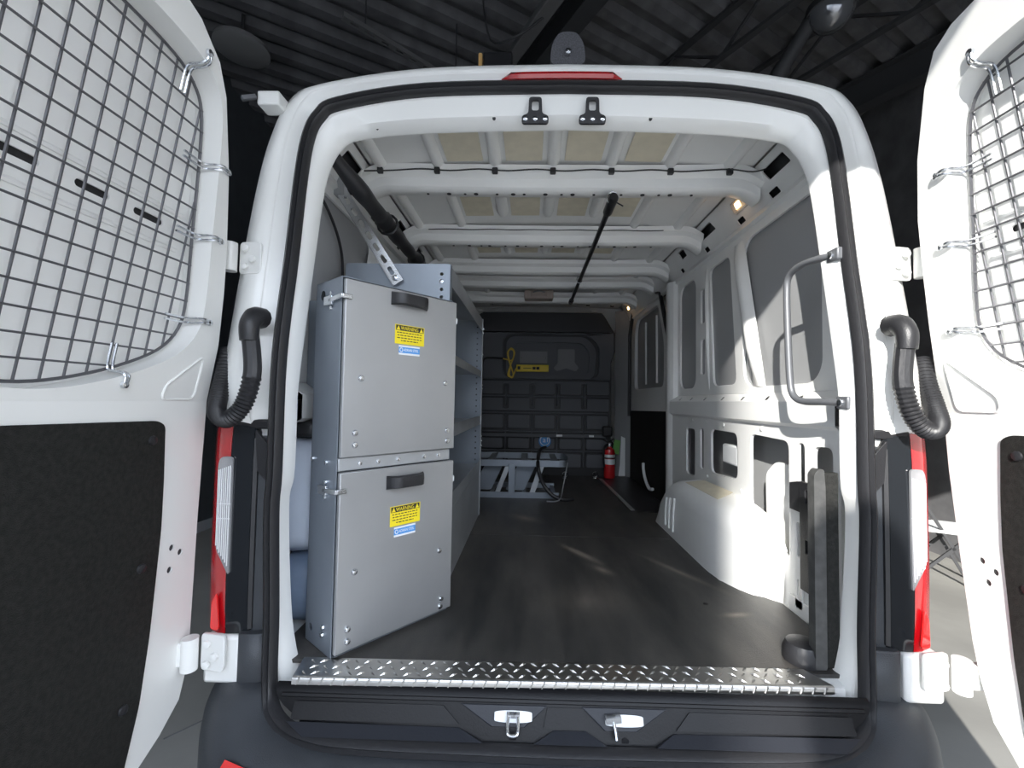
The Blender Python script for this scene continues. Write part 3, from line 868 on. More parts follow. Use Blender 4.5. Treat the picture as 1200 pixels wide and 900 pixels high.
# roof: skin, lengthways ribs, sound pads, cross bows
def zc(x): return CEIL + .018 * (1 - (x / .82) ** 2)
rs = MB()
rs.loft([[(x, y, zc(x)) for x in (-.80, -.6, -.3, 0, .3, .6, .80)] for y in (.20, 3.4)])
skin = ob('roof_panel', rs, 'inner', van)
BOWS = [.61, 1.25, 1.84, 2.22, 2.76]
edges_y = [.20] + BOWS + [3.2]
RX = [-.755, -.515, -.272, -.03, .213, .457, .700]
for i, (a, b) in enumerate(zip(edges_y[:-1], edges_y[1:])):
    for j, x in enumerate(RX):
        short = (i > 0 and j in (2, 3, 4))
        y0, y1 = (a + .10, b - .13) if short else (a + .02, b - .03)
        if y1 - y0 < .1: y0, y1 = a + .04, b - .05
        w = .026 if not short else .030
        sec = [(-w, 0), (-w * .62, -.020), (0, -.025), (w * .62, -.020), (w, 0)]
        rb = MB()
        if short:
            r_ = []
            for t, k_ in ((0, 0.02), (.08, .75), (.18, 1), (.82, 1), (.92, .75), (1, 0.02)):
                r_.append([(x + sx * max(k_, .3), y0 + (y1 - y0) * t, zc(x) + .001 + sz * k_) for sx, sz in sec])
            rb.loft(r_)
        else:
            rb.loft([[(x + sx, y, zc(x) + .001 + sz) for sx, sz in sec] for y in (y0, y1)], cap=True)
        ob('roof_rib', rb, 'inner', skin, angle=60)
        if not short:
            ob('rib_plug', MB().box(x - .016, x + .016, y1 + .001, y1 + .012, zc(x) - .030, zc(x) - .004), 'rubber', skin, smooth=False)
    if i < 5:
        for x in (-.395, -.150, .093, .340):
            ln = (b - a - .10)
            yA, yB = (a + .03, b - .06) if i == 0 else (a + .12, b - .16)
            pm = MB().prism(rrect(x - .076, yA, x + .074, yB, .004, 2), lambda u, v, w: (u, v, zc(u) - .003 - w), .003)
            ob('sound_pad', pm, 'pad', skin, smooth=False)
for i, y in enumerate(BOWS):
    d_ = .040
    half_ = [(0, 1.634), (.45, 1.636), (.70, 1.640), (.765, 1.636), (.81, 1.618), (.845, 1.595)]
    pr = [(p.x, p.z) for p in catmull([(x, 0, z) for x, z in half_], 3)]
    prof = [(-x, z) for x, z in reversed(pr[1:])] + pr
    bw = MB()
    bw.loft([[(x, y + .10, z + .085) for x, z in prof], [(x, y + .075, z + .012) for x, z in prof], [(x, y + .06, z) for x, z in prof], [(x, y + .0, z) for x, z in prof], [(x, y - .012, z + .010) for x, z in prof], [(x, y - .018, z + .045) for x, z in prof], [(x, y - .045, z + .060) for x, z in prof], [(x, y - .05, z + .088) for x, z in prof]])
    o = ob('roof_bow', bw, 'inner', van, angle=40)
    if i < 2:
        hm = MB()
        for k in range(17):
            x = -.56 + k * .07 + (.012 if k % 3 else -.01)
            hm.lathe([(.010 if k % 2 else .006, 0), (.009 if k % 2 else .006, -.0025), (.001, -.003)], (x, y + .03, 1.634), 10)
        ob('bow_hole', hm, 'zinc' if i == 5 else 'plastic', o, kind='stuff')
# wiring along the first two bows
wr_ = MB()
pts_ = [(-.80, .50, 1.66)] + [(-.70 + k * .12, .558, 1.697 + (.004 if k % 2 else -.003)) for k in range(12)] + [(.70, .55, 1.70), (.78, .53, 1.68), (.84, .52, 1.69)]
wr_.tube(catmull(pts_, 4), .0032, 5)
lo_ = ob('wiring_loom', wr_, 'rubber', van)
wr2 = MB(); pts_ = [(-.70 + k * .12, 1.198, 1.697 + (.002 if k % 2 else -.001)) for k in range(12)]
wr2.tube(catmull(pts_, 3), .0028, 5)
ob('wiring_loom', wr2, 'rubber', van)
for x in RX:
    ob('loom_clip', MB().box(x - .012, x + .012, .548, .568, 1.682, 1.706), 'rubber', lo_, bevel=.004)
# latch receivers on the header
for x in (-.108, .072):
    zb = 1.612
    f_ = lambda u, v, w: (x + u, .062 + .16 * (v + .01) - w, 1.655 + v)
    q = MB().plate(rpoly([(-.042, -.046), (.042, -.046), (.042, -.020), (.022, -.014), (.020, .040), (-.020, .040), (-.022, -.014), (-.042, -.020)], .010), [rrect(-.011, -.004, .011, .030, .006)], lambda u, v, w: (x + u, .120 - w, 1.655 + v), .008)
    lr = ob('latch_receiver', q, 'plastic', van, bevel=.002, label='black latch receiver on the rear header')
    for dx in (-.031, 0, .031):
        ob('bolt', MB().lathe([(.009, 0), (.008, -.006), (.003, -.008)], (x + dx, .112, 1.622), 8, 'Y'), 'zinc', lr)

# side walls
def side_wall(s, full_right):
    Y1 = 1.78 if s > 0 else 3.2
    side = 'right' if s > 0 else 'left'
    FX = lambda X: (lambda u, v, w: (s * (X + w), u, v))
    base = ob('side_panel', MB().plate([(.16, -.02), (3.3, -.02), (3.3, 1.50), (.16, 1.50)] if s < 0 else [(.16, -.02), (1.80, -.02), (1.80, 1.50), (.16, 1.50)], [], FX(.975), .01), 'blank', van, smooth=False)
    # lower panel with apertures
    ap = [rpoly([(.43, .16), (.716, .29), (.716, .607), (.43, .600)], .035),
          rpoly([(.835, .385), (1.135, .372), (1.140, .600), (.840, .600)], .04),
          rrect(1.238, .37, 1.288, .597, .02),
          rpoly([(1.365, .31), (1.51, .31), (1.51, .585), (1.365, .585)], .03),
          rpoly([(.19, .06), (.285, .06), (.285, .595), (.19, .60)], .03),
          rrect(.335, .13, .375, .60, .018)]
    ya_ = .155 if s > 0 else .46
    lw = MB().plate([(ya_, -.012), (Y1, -.012), (Y1, .670), (ya_, .670)], ap if s > 0 else ap[1:4], FX(.858), .012)
    lower = ob('lower_panel', lw, 'inner', base, bevel=.005, seg=2)
    cover = MB().plate(rpoly([(.47, .02), (.69, .02), (.70, .44), (.62, .50), (.47, .50)], .03), [], FX(.915), .01)
    ob('inner_cover', cover, 'inner', base, bevel=.01)
    ob('inner_pipe', MB().box(.90, .95, .93, 1.10, .43, .53, f=lambda a, b, c: (s * a, b, c)), 'whitep', base, bevel=.01)
    # belt rail, face and slotted ledge
    rail = MB().loft([[(s * .858, y, .655), (s * .838, y, .668), (s * .838, y, .748)] for y in (.15, Y1)])
    br = ob('belt_rail', rail, 'inner', base, angle=30)
    sl = []
    for y in (.36, .58, .79, 1.0, 1.225, 1.43, 1.62):
        sl.append(rpoly([(y - .022, .010), (y + .008, .010), (y + .026, .040), (y - .004, .040)], .006, 3))
    led = MB().plate([(.15, 0), (Y1, 0), (Y1, .066), (.15, .066)], sl, lambda u, v, w: (s * (.838 + v * .82 + w * .6), u, .748 + v * .57 - w * .8), .004)
    ob('belt_ledge', led, 'inner', base)
    ob('ledge_backing', MB().prism([(.15, 0), (Y1, 0), (Y1, .06), (.15, .06)], lambda u, v, w: (s * (.856 + v * .82), u, .728 + v * .57), .001), 'plastic', base, smooth=False)
    # upper frame with three blanked windows and a slotted post
    holes_ = [rrect(.285, .815, .845, 1.505, .09, 7), rrect(1.03, .835, 1.135 + .18, 1.490, .05, 6) if False else rpoly([(.905, .832), (1.20, .835), (1.30, 1.492), (.985, 1.490)] if False else [(.915, .832), (1.185, .832), (1.235, 1.490), (.985, 1.490)], .05),
              rrect(1.300, .905, 1.365, 1.110, .015, 3), rrect(1.300, 1.205, 1.365, 1.405, .015, 3),
              rrect(1.44, .830, 1.72, 1.505, .07, 6)]
    if s < 0: holes_ += [rrect(1.95, .83, 2.45, 1.5, .08), rrect(2.55, .83, 3.1, 1.5, .08)]
    uf = MB().plate([(.15, .786), (Y1, .786), (Y1, 1.560), (.15, 1.560)], holes_, FX(.890), .013)
    up = ob('window_frame', uf, 'inner', base, bevel=.005, seg=3)
    for (y0, y1, z0, z1) in ((.25, .88, .795, 1.54), (.89, 1.26, .80, 1.53), (1.28, 1.385, .88, 1.43), (1.41, 1.75, .80, 1.54)) + (((1.9, 3.15, .8, 1.54),) if s < 0 else ()):
        ob('window_blank', MB().prism(rrect(y0, z0, y1, z1, .05), FX(.9045), .004), 'blank', base, smooth=False)
    # pressed posts between the windows
    for (ya, yb, w, h) in ((.70, .885, .050, .034), (1.245, 1.275, .016, .014)):
        ps = []
        for t in range(9):
            q = t / 8; z = .815 + q * .70
            y = ya + (yb - ya) * q
            e = math.sin(math.pi * min(1, q * 2.2 if q < .5 else (1 - q) * 2.2 + .0)) if q in (0, 1) else 1
            e = min(1, q * 4 + .12, (1 - q) * 6 + .12)
            ps.append([(s * (.891), y - w, z), (s * (.891 - h * .8 * e), y - w * .55, z), (s * (.891 - h * e), y, z), (s * (.891 - h * .8 * e), y + w * .55, z), (s * .891, y + w, z)])
        ob('window_post', MB().loft(ps), 'inner', base, angle=60)
    # sloping cant rail with punched slots
    hs = []
    for (y, v, lw_, hh) in ((.47, .130, .085, .026), (1.16, .135, .115, .026), (1.86, .135, .10, .026), (1.52, .135, .05, .026), (.54, .052, .040, .016), (.82, .052, .035, .015), (1.22, .052, .032, .015), (1.62, .052, .03, .015)):
        if y + lw_ < Y1: hs.append(rpoly([(y - lw_, v - hh), (y + lw_ * .75, v - hh), (y + lw_, v + hh), (y - lw_ * .75, v + hh)], .008, 3))
    cr = MB().plate([(.20, 0), (3.25, 0), (3.25, .19), (.20, .19)], hs, lambda u, v, w: (s * (.892 - v * .42 + w * .8), u, 1.553 + v * .90 + w * .3), .008)
    ob('cant_rail', cr, 'inner', base, bevel=.002)
    ob('cant_backing', MB().prism([(.20, 0), (3.25, 0), (3.25, .17), (.20, .17)], lambda u, v, w: (s * (.925 - v * .42 + w), u, 1.566 + v * .9), .002), 'plastic', base, smooth=False)
    lip = MB().loft([[(s * .893, y, 1.545), (s * .872, y, 1.556), (s * .878, y, 1.580)] for y in (.15, Y1)])
    ob('rail_lip', lip, 'inner', base, angle=30)
    # screws along the lower panel
    sc = MB()
    for (y, z) in ((1.40, .635), (1.20, .635), (.98, .63), (.62, .635), (1.18, .34), (.80, .34)):
        sc.lathe([(.010, 0), (.009, -s * .004), (.003, -s * .005)], (s * .857, y, z), 10, 'X')
    ob('panel_screw', sc, 'inner', base, kind='stuff')
    # wheel arch
    rings_ = []
    for k in range(25):
        q = k / 24; y = .46 + q * 1.08
        e1 = min(1, max(0.0, (y - .46) / .34)); e2 = min(1, max(0.0, (1.54 - y) / .34))
        plan = math.sqrt(max(0, 1 - (1 - e1) ** 2.2))            # rear end rounds in plan
        prof = max(.0, 1 - (1 - e2) ** 2.4) ** .5                  # front end rounds in profile
        xi = .862 - .185 * (.06 + .94 * plan) if s else 0
        h = .305 * (.05 + .95 * prof) * (.60 + .40 * plan)
        rr = min(.10, h * .45, (.862 - xi) * .5)
        ring_ = [(s * xi, y, -.010), (s * (xi + .004), y, h * .35), (s * (xi + .012), y, h - rr)]
        for j in range(1, 6):
            a = R(90 * j / 5)
            ring_.append((s * (xi + .012 + rr * (1 - math.cos(a))), y, h - rr + rr * math.sin(a)))
        ring_.append((s * .866, y, h + .006))
        rings_.append(ring_)
    wa = ob('wheel_arch', MB().loft(rings_), 'inner', base, angle=60)
    rb_ = MB()
    for k, y in enumerate((1.20, 1.27, 1.335)):
        rb_.tube([(s * .676, y, .035), (s * .677, y, .12), (s * .684, y, .215 - k * .012)], .0055, 6)
    ob('arch_rib', rb_, 'inner', wa, kind='stuff')
    pt = MB().prism([(.80, .0), (1.22, .0), (1.18, .09), (.86, .10)], lambda u, v, w: (s * (.752 + v * .95), u, .300 + w + .02 * (v > .05)), .002)
    ob('arch_patch', pt, 'pad', wa, smooth=False, label='beige patch on top of the wheel arch')
    if s > 0:
        bb = MB().plate([(.262, .10), (.330, .10), (.330, .47), (.250, .47)], [rrect(.285, .40, .300, .445, .002, 1), rrect(.285, .23, .300, .275, .002, 1)], FX(.835), .012)
        ob('lock_bracket', bb, 'plastic', base, bevel=.002, label='black bracket with two square holes by the rear pillar')
        ob('bracket_tab', MB().prism([(.33, .36), (.395, .36), (.395, .455), (.33, .47)], FX(.838), .01), 'plastic', base, bevel=.002)
        lt = MB().plate(rrect(.335, .02, .375, .36, .01), [rrect(.347, .20, .363, .32, .006), rrect(.347, .06, .363, .12, .006)], FX(.845), .006)
        ob('pillar_plate', lt, 'inner', base)
        ob('corner_frame', MB().prism([(.20, -.02), (.42, -.02), (.42, .05), (.20, .05)], FX(.845), .01), 'inner', base, bevel=.004)
    return base
WR = side_wall(1, True)
WL = side_wall(-1, False)
# pillar returns from the flange to the wall, both sides
for s in (-1, 1):
    rt = MB().loft([[(s * .775, .115, z), (s * .80, .150, z), (s * .862, .162, z), (s * .892, .165, z)] for z in (-.02, .4, .8, 1.2, 1.5)]) if False else MB().loft([[(s * .860, .055 + yl(z) + .03, z), (s * .880, .11 + yl(z) + .03, z), (s * (.892 if z > .75 else .975), .17, z)] for z in (-.02, .4, .74, .8, 1.2, 1.5)])
    ob('pillar_return', rt, 'inner', van)

# grab handle on the right rear pillar
gp = catmull([(.790, .045, 1.175), (.768, .10, 1.183), (.757, .19, 1.186), (.753, .243, 1.165), (.752, .252, 1.11), (.750, .245, .98), (.750, .235, .83), (.752, .222, .770), (.756, .175, .748), (.764, .09, .746), (.778, .02, .744)], 6)
gh = ob('grab_handle', MB().tube(gp, .0108, 12), 'handle', van, label='grey tube grab handle on the right rear pillar')
for (y, z) in ((.055, 1.177), (.022, .744)):
    pd = MB().box(.768, .786, y - .026, y + .022, z - .018, z + .018)
    ob('handle_foot', pd, 'handle', gh, bevel=.004)
    ob('bolt', MB().lathe([(.011, 0), (.010, -.006), (.004, -.008)], (.768, y, z), 8, 'X'), 'zinc', gh)
ob('wall_eye', MB().tube([(.845, .42 + .014 * math.cos(k * R(45)), .625 + .014 * math.sin(k * R(45))) for k in range(8)], .005, 6, closed=True), 'zinc', gh) if False else None

# roof lamps
for (y, z, nm) in ((.765, 1.655, 'near'), (3.02, 1.655, 'far')):
    lb = MB().box(-.030, .030, -.062, .062, -.010, .010)
    o = ob('roof_lamp', lb, 'lamplens', van, bevel=.008, label='warm lit courtesy lamp on the right roof rail, the %ser one' % nm if nm == 'near' else 'warm lit courtesy lamp on the right roof rail, the far one')
    mw = Matrix.Translation((.838, y, z)) @ Matrix.Rotation(R(65), 4, 'Y')
    o.data.transform(mw)
    g = MB().box(-.014, .014, -.020, .020, -.014, -.0095)
    g.bm.transform(mw)
    for zz in (1,):
        pass
    ob('lamp_bulb', g, 'lampglow', o, bevel=.004)
    ld = bpy.data.lights.new('lamp_light', 'POINT'); ld.energy = 0.03; ld.color = (1, .62, .28); ld.shadow_soft_size = .02
    lo = bpy.data.objects.new('lamp_light', ld); put(lo, van); lo.location = (.80, y, z - .03)

# sliding door on the right and the pillars either side of it
bpx = MB().loft([[(.975, 1.76, z), (.862, 1.77, z), (.838, 1.80, z), (.838, 1.86, z), (.870, 1.90, z), (.95, 1.915, z)] for z in (-.15, .3, .66, 1.0, 1.35, 1.57)])
ob('door_pillar', bpx, 'inner', van, angle=40)
def FXr(X): return lambda u, v, w: (X + w, u, v)
sdp = rpoly([(1.93, -.20), (3.16, -.20), (3.16, 1.40), (3.05, 1.60), (2.20, 1.60), (1.93, 1.18)], .10, 5)
sd = ob('sliding_door', MB().plate(sdp, [rpoly([(2.10, .86), (3.02, .86), (3.02, 1.42), (2.95, 1.52), (2.26, 1.52), (2.10, 1.20)], .07)], FXr(.895), .03), 'inner', van, bevel=.006)
ob('door_blank', MB().prism(rrect(2.04, .80, 3.08, 1.56, .05), FXr(.93), .004), 'blank', sd, smooth=False)
ob('door_skin', MB().prism(sdp, FXr(.97), .01), 'paint', sd, smooth=False)
for y in (2.38, 2.72):
    ob('door_swage', MB().tube([(.928, y, .90), (.926, y + .01, 1.46)], .012, 6), 'inner', sd)
ob('door_trim', MB().prism(rpoly([(1.95, -.18), (3.14, -.18), (3.14, .655), (1.95, .675)], .03), FXr(.882), .012), 'board', sd, bevel=.003, label='black lower trim of the sliding door')
ob('door_rubber', MB().tube([(.880, y, z) for y, z in [(1.915, .0), (1.915, .6), (1.905, 1.15), (2.15, 1.585), (2.25, 1.615), (3.05, 1.615), (3.18, 1.41), (3.185, .6)]], .016, 8), 'rubber', sd)
ob('door_pull', MB().tube(catmull([(.862, 2.56, .22), (.858, 2.53, .16), (.858, 2.46, .09), (.86, 2.36, .045), (.87, 2.30, .05)], 5), .013, 8), 'whitep', sd)
ob('door_header', MB().prism([(1.75, 1.56), (3.25, 1.56), (3.25, 1.66), (1.75, 1.66)], FXr(.878), .02), 'inner', van, smooth=False)
ob('front_pillar', MB().loft([[(.975, 3.17, z), (.90, 3.18, z), (.81, 3.20, z), (.745, 3.235, z)] for z in (-.15, .5, 1.0, 1.5, 1.66)]), 'greyplate', van)

# partition behind the seats: raised tiles, bars, hatch frame
YP = 3.205
pf = lambda u, v, w: (u, YP - w, v)
pp_ = [(-.88, -.01), (.748, -.01), (.748, .30), (.70, .36), (.70, 1.12), (.735, 1.25), (.735, 1.42), (.66, 1.55), (.60, 1.635), (-.60, 1.635), (-.88, 1.45)]
pb = MB().plate(pp_, [], pf, .012)
part = ob('partition', pb, 'plastic', van, smooth=False, label='black moulded plastic partition behind the seats')  # groove shade put into colour: base plate darker than tiles of the same plastic
VX = [-.62, -.355, -.090, .160, .425]
def tile(u0, v0, u1, v1, r=.012, h=.046, name='partition_tile'):
    o = ob(name, MB().prism(rrect(u0, v0, u1, v1, r, 3), lambda u, v, w: (u, YP - .008 - w, v), h), 'part', part, bevel=.010, seg=2)
    return o
# upper row: comb shaped tiles above and below the first bar
def comb(v0, v1, up):
    pts_ = []
    d0, dv = .030, .105
    xs = [-.86] + VX + [.672]
    lo_ = []
    if up:      # notches cut into the lower edge
        lo_ = [(-.86, v0)]
        for x in VX: lo_ += [(x - d0, v0), (x - d0, v0 + dv), (x + d0, v0 + dv), (x + d0, v0)]
        lo_ += [(.672, v0), (.672, v1), (-.86, v1)]
    else:       # notches cut into the upper edge
        lo_ = [(-.86, v0), (.672, v0), (.672, v1)]
        for x in reversed(VX): lo_ += [(x + d0, v1), (x + d0, v1 - dv), (x - d0, v1 - dv), (x - d0, v1)]
        lo_ += [(-.86, v1)]
    return rpoly(lo_, .014, 3)
for poly in (comb(.806, .935, True), comb(.640, .764, False)):
    ob('partition_tile', MB().prism(poly, lambda u, v, w: (u, YP - .008 - w, v), .046), 'part', part, bevel=.008)
xs = [-.88] + VX + [.690]
for (v0, v1) in ((.466, .596), (.266, .364), (.085, .216)):
    for a, b in zip(xs[:-1], xs[1:]):
        tile(a + .028, v0, b - .028, v1)
for zb in (.785, .432, .242):
    ob('partition_bar', MB().box(-.86, .672, YP - .036, YP - .008, zb - .007, zb + .007), 'part', part, bevel=.004)
for x in VX:
    ob('partition_bar', MB().box(x - .006, x + .006, YP - .036, YP - .008, .69, .885), 'part', part, bevel=.006)
    ob('partition_bar', MB().box(x - .006, x + .006, YP - .036, YP - .008, .085, .60), 'part', part, bevel=.006)
ob('cargo_rail', MB().box(-.86, .640, YP - .068, YP - .030, .378, .412), 'part', part, bevel=.004)
ob('cargo_rail', MB().box(-.86, .660, YP - .050, YP - .008, .612, .626), 'part', part, bevel=.004)
for (x, z, w) in ((.182, .397, .030), (.499, .397, .024)):
    ob('reflective_tab', MB().box(x - w, x + w, YP - .072, YP - .068, z - .010, z + .010), 'whitep', part)
hatch = rpoly([(-.36, .955), (.53, .955), (.545, 1.27), (.44, 1.385), (-.36, 1.385)], .10, 6)
hin = rpoly([(-.275, 1.015), (.475, 1.015), (.475, 1.235), (.40, 1.325), (-.275, 1.325)], .05, 5)
ob('hatch_frame', MB().plate(hatch, [hin], lambda u, v, w: (u, YP - .010 - w, v), .030), 'part', part, bevel=.010)
ob('hatch_recess', MB().prism(hin, lambda u, v, w: (u, YP - .011 - w, v), .002), 'part', part, smooth=False)
groove = rpoly([(-.40, .93), (.57, .93), (.585, 1.29), (.46, 1.415), (-.40, 1.415)], .11, 6)
ob('partition_tile', MB().plate([(-.86, .952), (.685, .952), (.685, 1.13), (.72, 1.25), (.72, 1.425), (-.86, 1.425)], [rpoly([(-.39, .960), (.565, .960), (.58, 1.285), (.455, 1.410), (-.39, 1.410)], .11, 6)], lambda u, v, w: (u, YP - .010 - w, v), .036), 'part', part, bevel=.006)
ob('partition_cap', MB().prism(rpoly([(-.80, 1.43), (.70, 1.43), (.655, 1.54), (.60, 1.625), (-.60, 1.625), (-.80, 1.5)], .03), lambda u, v, w: (u, YP - .010 - w, v), .045), 'plastic', part, bevel=.012)
ob('grey_plate', MB().plate(rrect(-.222, 1.117, .055, 1.236, .004, 2), [disc(-.205, 1.172, .006, 8), disc(.038, 1.172, .006, 8)], lambda u, v, w: (u, YP - .014 - w, v), .012), 'greyplate', part, label='flat grey plate above the yellow power strip')
ob('hook_plate', MB().prism(rpoly([(.160, 1.262), (.330, 1.262), (.330, 1.13), (.372, 1.075), (.345, 1.040), (.30, 1.052), (.245, 1.068), (.19, 1.050), (.150, 1.040), (.118, 1.070), (.160, 1.12)], .012, 3), lambda u, v, w: (u, YP - .014 - w, v), .012), 'greyplate', part, label='flared grey plate right of the power strip')
for x in (-.62, -.45, -.25, .10, .35, .52):
    ob('cap_clip', MB().box(x - .025, x + .025, YP - .062, YP - .05, 1.640, 1.652), 'inner', part)
# round blue maker's sticker
stk = ob('round_sticker', MB().lathe([(.062, 0), (.062, -.001), (.061, -.0015)], (.04, YP - .0545, .338), 24, 'Y'), 'bluep', part, label='round blue sticker with white ring and initials')
rg_ = MB().tube([(.04 + .047 * math.cos(k * R(15)), YP - .0567, .345 + .047 * math.sin(k * R(15))) for k in range(24)], .0045, 5, closed=True)
ob('sticker_ring', rg_, 'whitep', stk)

# sticker lettering needs its sticker; facing -y
FACE = Matrix.Rotation(R(90), 4, 'X')
text('sticker_lettering', 'a', .075, 'whitep', stk, Matrix.Translation((.035, YP - .057, .350)) @ FACE)
ob('sticker_bar', MB().box(.062, .069, YP - .0575, YP - .056, .330, .375), 'whitep', stk)

# ================================================================== cabinet
ANG = math.atan2(.764, .645)
cab = thing('tool_cabinet', 'grey steel two-door cabinet turned at an angle by the left side of the sill', 'cabinet', (-.660, .010, .002), ANG, local=True)
W, D, H = .412, .165, 1.088          # local: x along the face, y into the box, z up
cb = MB()
t = .0022
cb.plate([(0, 0), (D, 0), (D, H), (0, H)], [disc(.120, 1.046, .016, 14), disc(.132, .045, .012, 12)], lambda u, v, w: (w, u, v), t)
cb.box(W - t, W, 0, D, 0, H); cb.box(0, W, D - t, D, 0, H)
cb.box(0, W, 0, D, 0, t); cb.box(0, W, 0, D, H - t, H)
shell = ob('shell', cb, 'steelblue', cab, smooth=False)
ob('divider', MB().box(.004, W - .004, -.002, .02, .522, .560), 'galv', cab, bevel=.002)
for x in (.07, .13, .20, .30, .36):
    ob('divider_bolt', MB().lathe([(.007, 0), (.006, -.004), (.002, -.005)], (x, -.002, .541), 8, 'Y'), 'zinc', cab)
def cab_door(z0, z1, hz, labelz, bolts, dlabel):
    x0, x1 = .0035, W + .006
    dm = MB()
    dm.box(x0, x1, -.016, -.001, z0, z1)
    d = ob('door', dm, 'steel', cab, bevel=.003, label=dlabel)
    # black pull handle
    hl = MB()
    ring_ = []
    xa, xb = .152, .288
    for k in range(11):
        q = k / 10; x = xa + (xb - xa) * q
        out = .034 * min(1, (min(q, 1 - q) * 6.0)) ** .6 if 0 < q < 1 else .004
        hh = .020 + (0 if 0 < q < 1 else .001)
        ring_.append([(x, -.016 - max(out - .016, 0), hz - hh), (x, -.016 - out, hz - hh * .8), (x, -.018 - out, hz + hh * .2), (x, -.016 - out, hz + hh * .8), (x, -.016 - max(out - .016, 0), hz + hh)])
    hl.loft(ring_, closed=True, cap=True)
    ob('handle', hl, 'plastic', d, angle=50)
    for (x, z, big) in bolts:
        b = MB().lathe([(.010, 0), (.0095, -.003), (.007, -.006), (.002, -.007)], (x, -.016, z), 10, 'Y')
        ob('bolt', b, 'zinc', d)
    tab = MB().box(x1 - .002, x1 + .006, -.014, .004, z1 - .075, z1 - .055)
    ob('latch_tab', tab, 'whitep', d, bevel=.001)
    # printed warning label and maker's label
    lx, lz = .222, labelz
    y = -.0163
    wl_ = ob('warning_label', MB().box(.168, .279, y - .0006, y, lz - .031, lz + .031), 'yellow', cab, smooth=False, label='yellow and black warning label')
    ob('label_header', MB().box(.171, .276, y - .0009, y - .0003, lz + .012, lz + .029), 'blackp', wl_, smooth=False)
    FM = lambda xx, zz, dy: Matrix.Translation((xx, y - dy, zz)) @ FACE
    text('label_lettering', 'WARNING', .0165, 'yellow', wl_, FM(lx, lz + .0195, .0011), .066)
    for tx in (.180, .267):
        tri = MB().prism([(tx - .007, lz + .0135), (tx + .007, lz + .0135), (tx, lz + .0275)], lambda u, v, w: (u, y - .0009 - w, v), .0003)
        ob('label_triangle', tri, 'yellow', wl_, smooth=False)
    ln = MB()
    rnd = random.Random(3)
    for i, (half) in enumerate((.047, .045, .046, .032)):
        xx = lx - half
        while xx < lx + half:
            q = rnd.uniform(.005, .012)
            ln.box(xx, min(xx + q, lx + half), y - .0009, y - .0003, lz + .004 - i * .0085, lz + .0068 - i * .0085)
            xx += q + .003
    ob('label_print', ln, 'blackp', wl_, smooth=False, kind='stuff')
    bz = lz - .050
    bl_o = ob('maker_label', MB().box(.183, .262, y - .0006, y, bz - .015, bz + .015), 'whitep', cab, smooth=False, label='small blue and white maker label')
    ob('label_band', MB().box(.183, .262, y - .0009, y - .0003, bz - .009, bz + .010), 'bluep', bl_o, smooth=False)
    text('label_lettering', 'ADRIAN STEEL', .012, 'whitep', bl_o, FM(.229, bz + .0005, .0011), .056)
    ob('label_mark', MB().tube([(.192 + .0052 * math.cos(k * R(30)), y - .0011, bz + .0005 + .0062 * math.sin(k * R(30))) for k in range(12)], .0012, 4, closed=True), 'whitep', bl_o)
    return d
cab_door(.562, 1.080, 1.049, .939, ((.058, .792, 1), (.371, .790, 1), (.044, .632, 0), (.045, .597, 0), (.384, .626, 0), (.385, .590, 0)), 'upper cabinet door with black handle')
cab_door(.012, .520, .474, .366, ((.055, .231, 1), (.362, .218, 1), (.039, .074, 0), (.040, .040, 0), (.374, .053, 0), (.371, .028, 0)), 'lower cabinet door with black handle')
for z in (1.022, .464):
    cl_ = MB()
    cl_.box(-.012, -.0005, .040, .090, z - .014, z + .014)
    cl_.bar((-.008, .062, z), (-.008, -.022, z + .004), .008, .014)
    cl_.bar((-.008, -.020, z + .004), (.022, -.020, z + .004), .006, .014)
    hc = ob('toggle_catch', cl_, 'zinc', cab, bevel=.002)
    for dz in (-.022, .022):
        ob('catch_screw', MB().lathe([(.007, 0), (.006, -.006), (.002, -.007)], (-.0005, .058, z + dz), 8, 'X'), 'zinc', hc)
for (y, z) in ((.159, .546), (.061, .543), (.049, .072), (.052, .05)):
    ob('side_bolt', MB().lathe([(.008, 0), (.007, -.005), (.002, -.006)], (-.0005, min(y, .15), z), 8, 'X'), 'zinc', cab)

# ================================================================== shelving unit along the left wall
sh = thing('shelving_unit', 'grey steel van shelving unit along the left wall behind the cabinet', 'shelving', (-.63, 1.03, 0), 0)
XB, XF, YA, YB, ZT = -.842, -.428, .452, 1.632, 1.265
slant = lambda z: 0
ep = MB().plate(rpoly([(XB, .0), (XF, .0), (XF, ZT), (XB, ZT)], .012), [disc(XF + -.035, z, .007, 8) for z in (1.225, 1.195, 1.165, 1.135, 1.105)], lambda u, v, w: (u, YA + w, v), .003)
ob('end_panel', ep, 'steelblue', sh, smooth=False)
ob('end_flange', MB().box(XF - .002, XF, YA, YA + .03, 0, ZT), 'steelblue', sh, smooth=False)
fe = MB().plate([(XB, .0), (XF, .0), (XF, ZT), (XB, ZT)], [disc(XF - .036, .66 + k * .037, .006, 6) for k in range(16)] + [disc(XF - .036, .35 + k * .037, .006, 6) for k in range(8)], lambda u, v, w: (u, YB - w, v), .003)
ob('end_panel', fe, 'steelblue', sh, smooth=False)
ob('end_flange', MB().box(XF - .002, XF + .002, YB - .035, YB, 0, ZT), 'galv', sh, smooth=False)
for (z, lip) in ((ZT - .002, .075), (.905, .04), (.615, .055), (.325, .06)):
    f_ = MB()
    f_.box(XB, XF - .006, YA + .004, YB - .004, z - .003, z)
    f_.bar((XF - .006, YA + .004, z - lip / 2 + .02), (XF - .006, YB - .004, z - lip / 2 + .02), .003, lip) if z < 1.2 else f_.bar((XF - .004, YA + .004, z - lip / 2), (XF - .004, YB - .004, z - lip / 2), .003, lip)
    ob('shelf', f_, 'galv', sh, smooth=False)
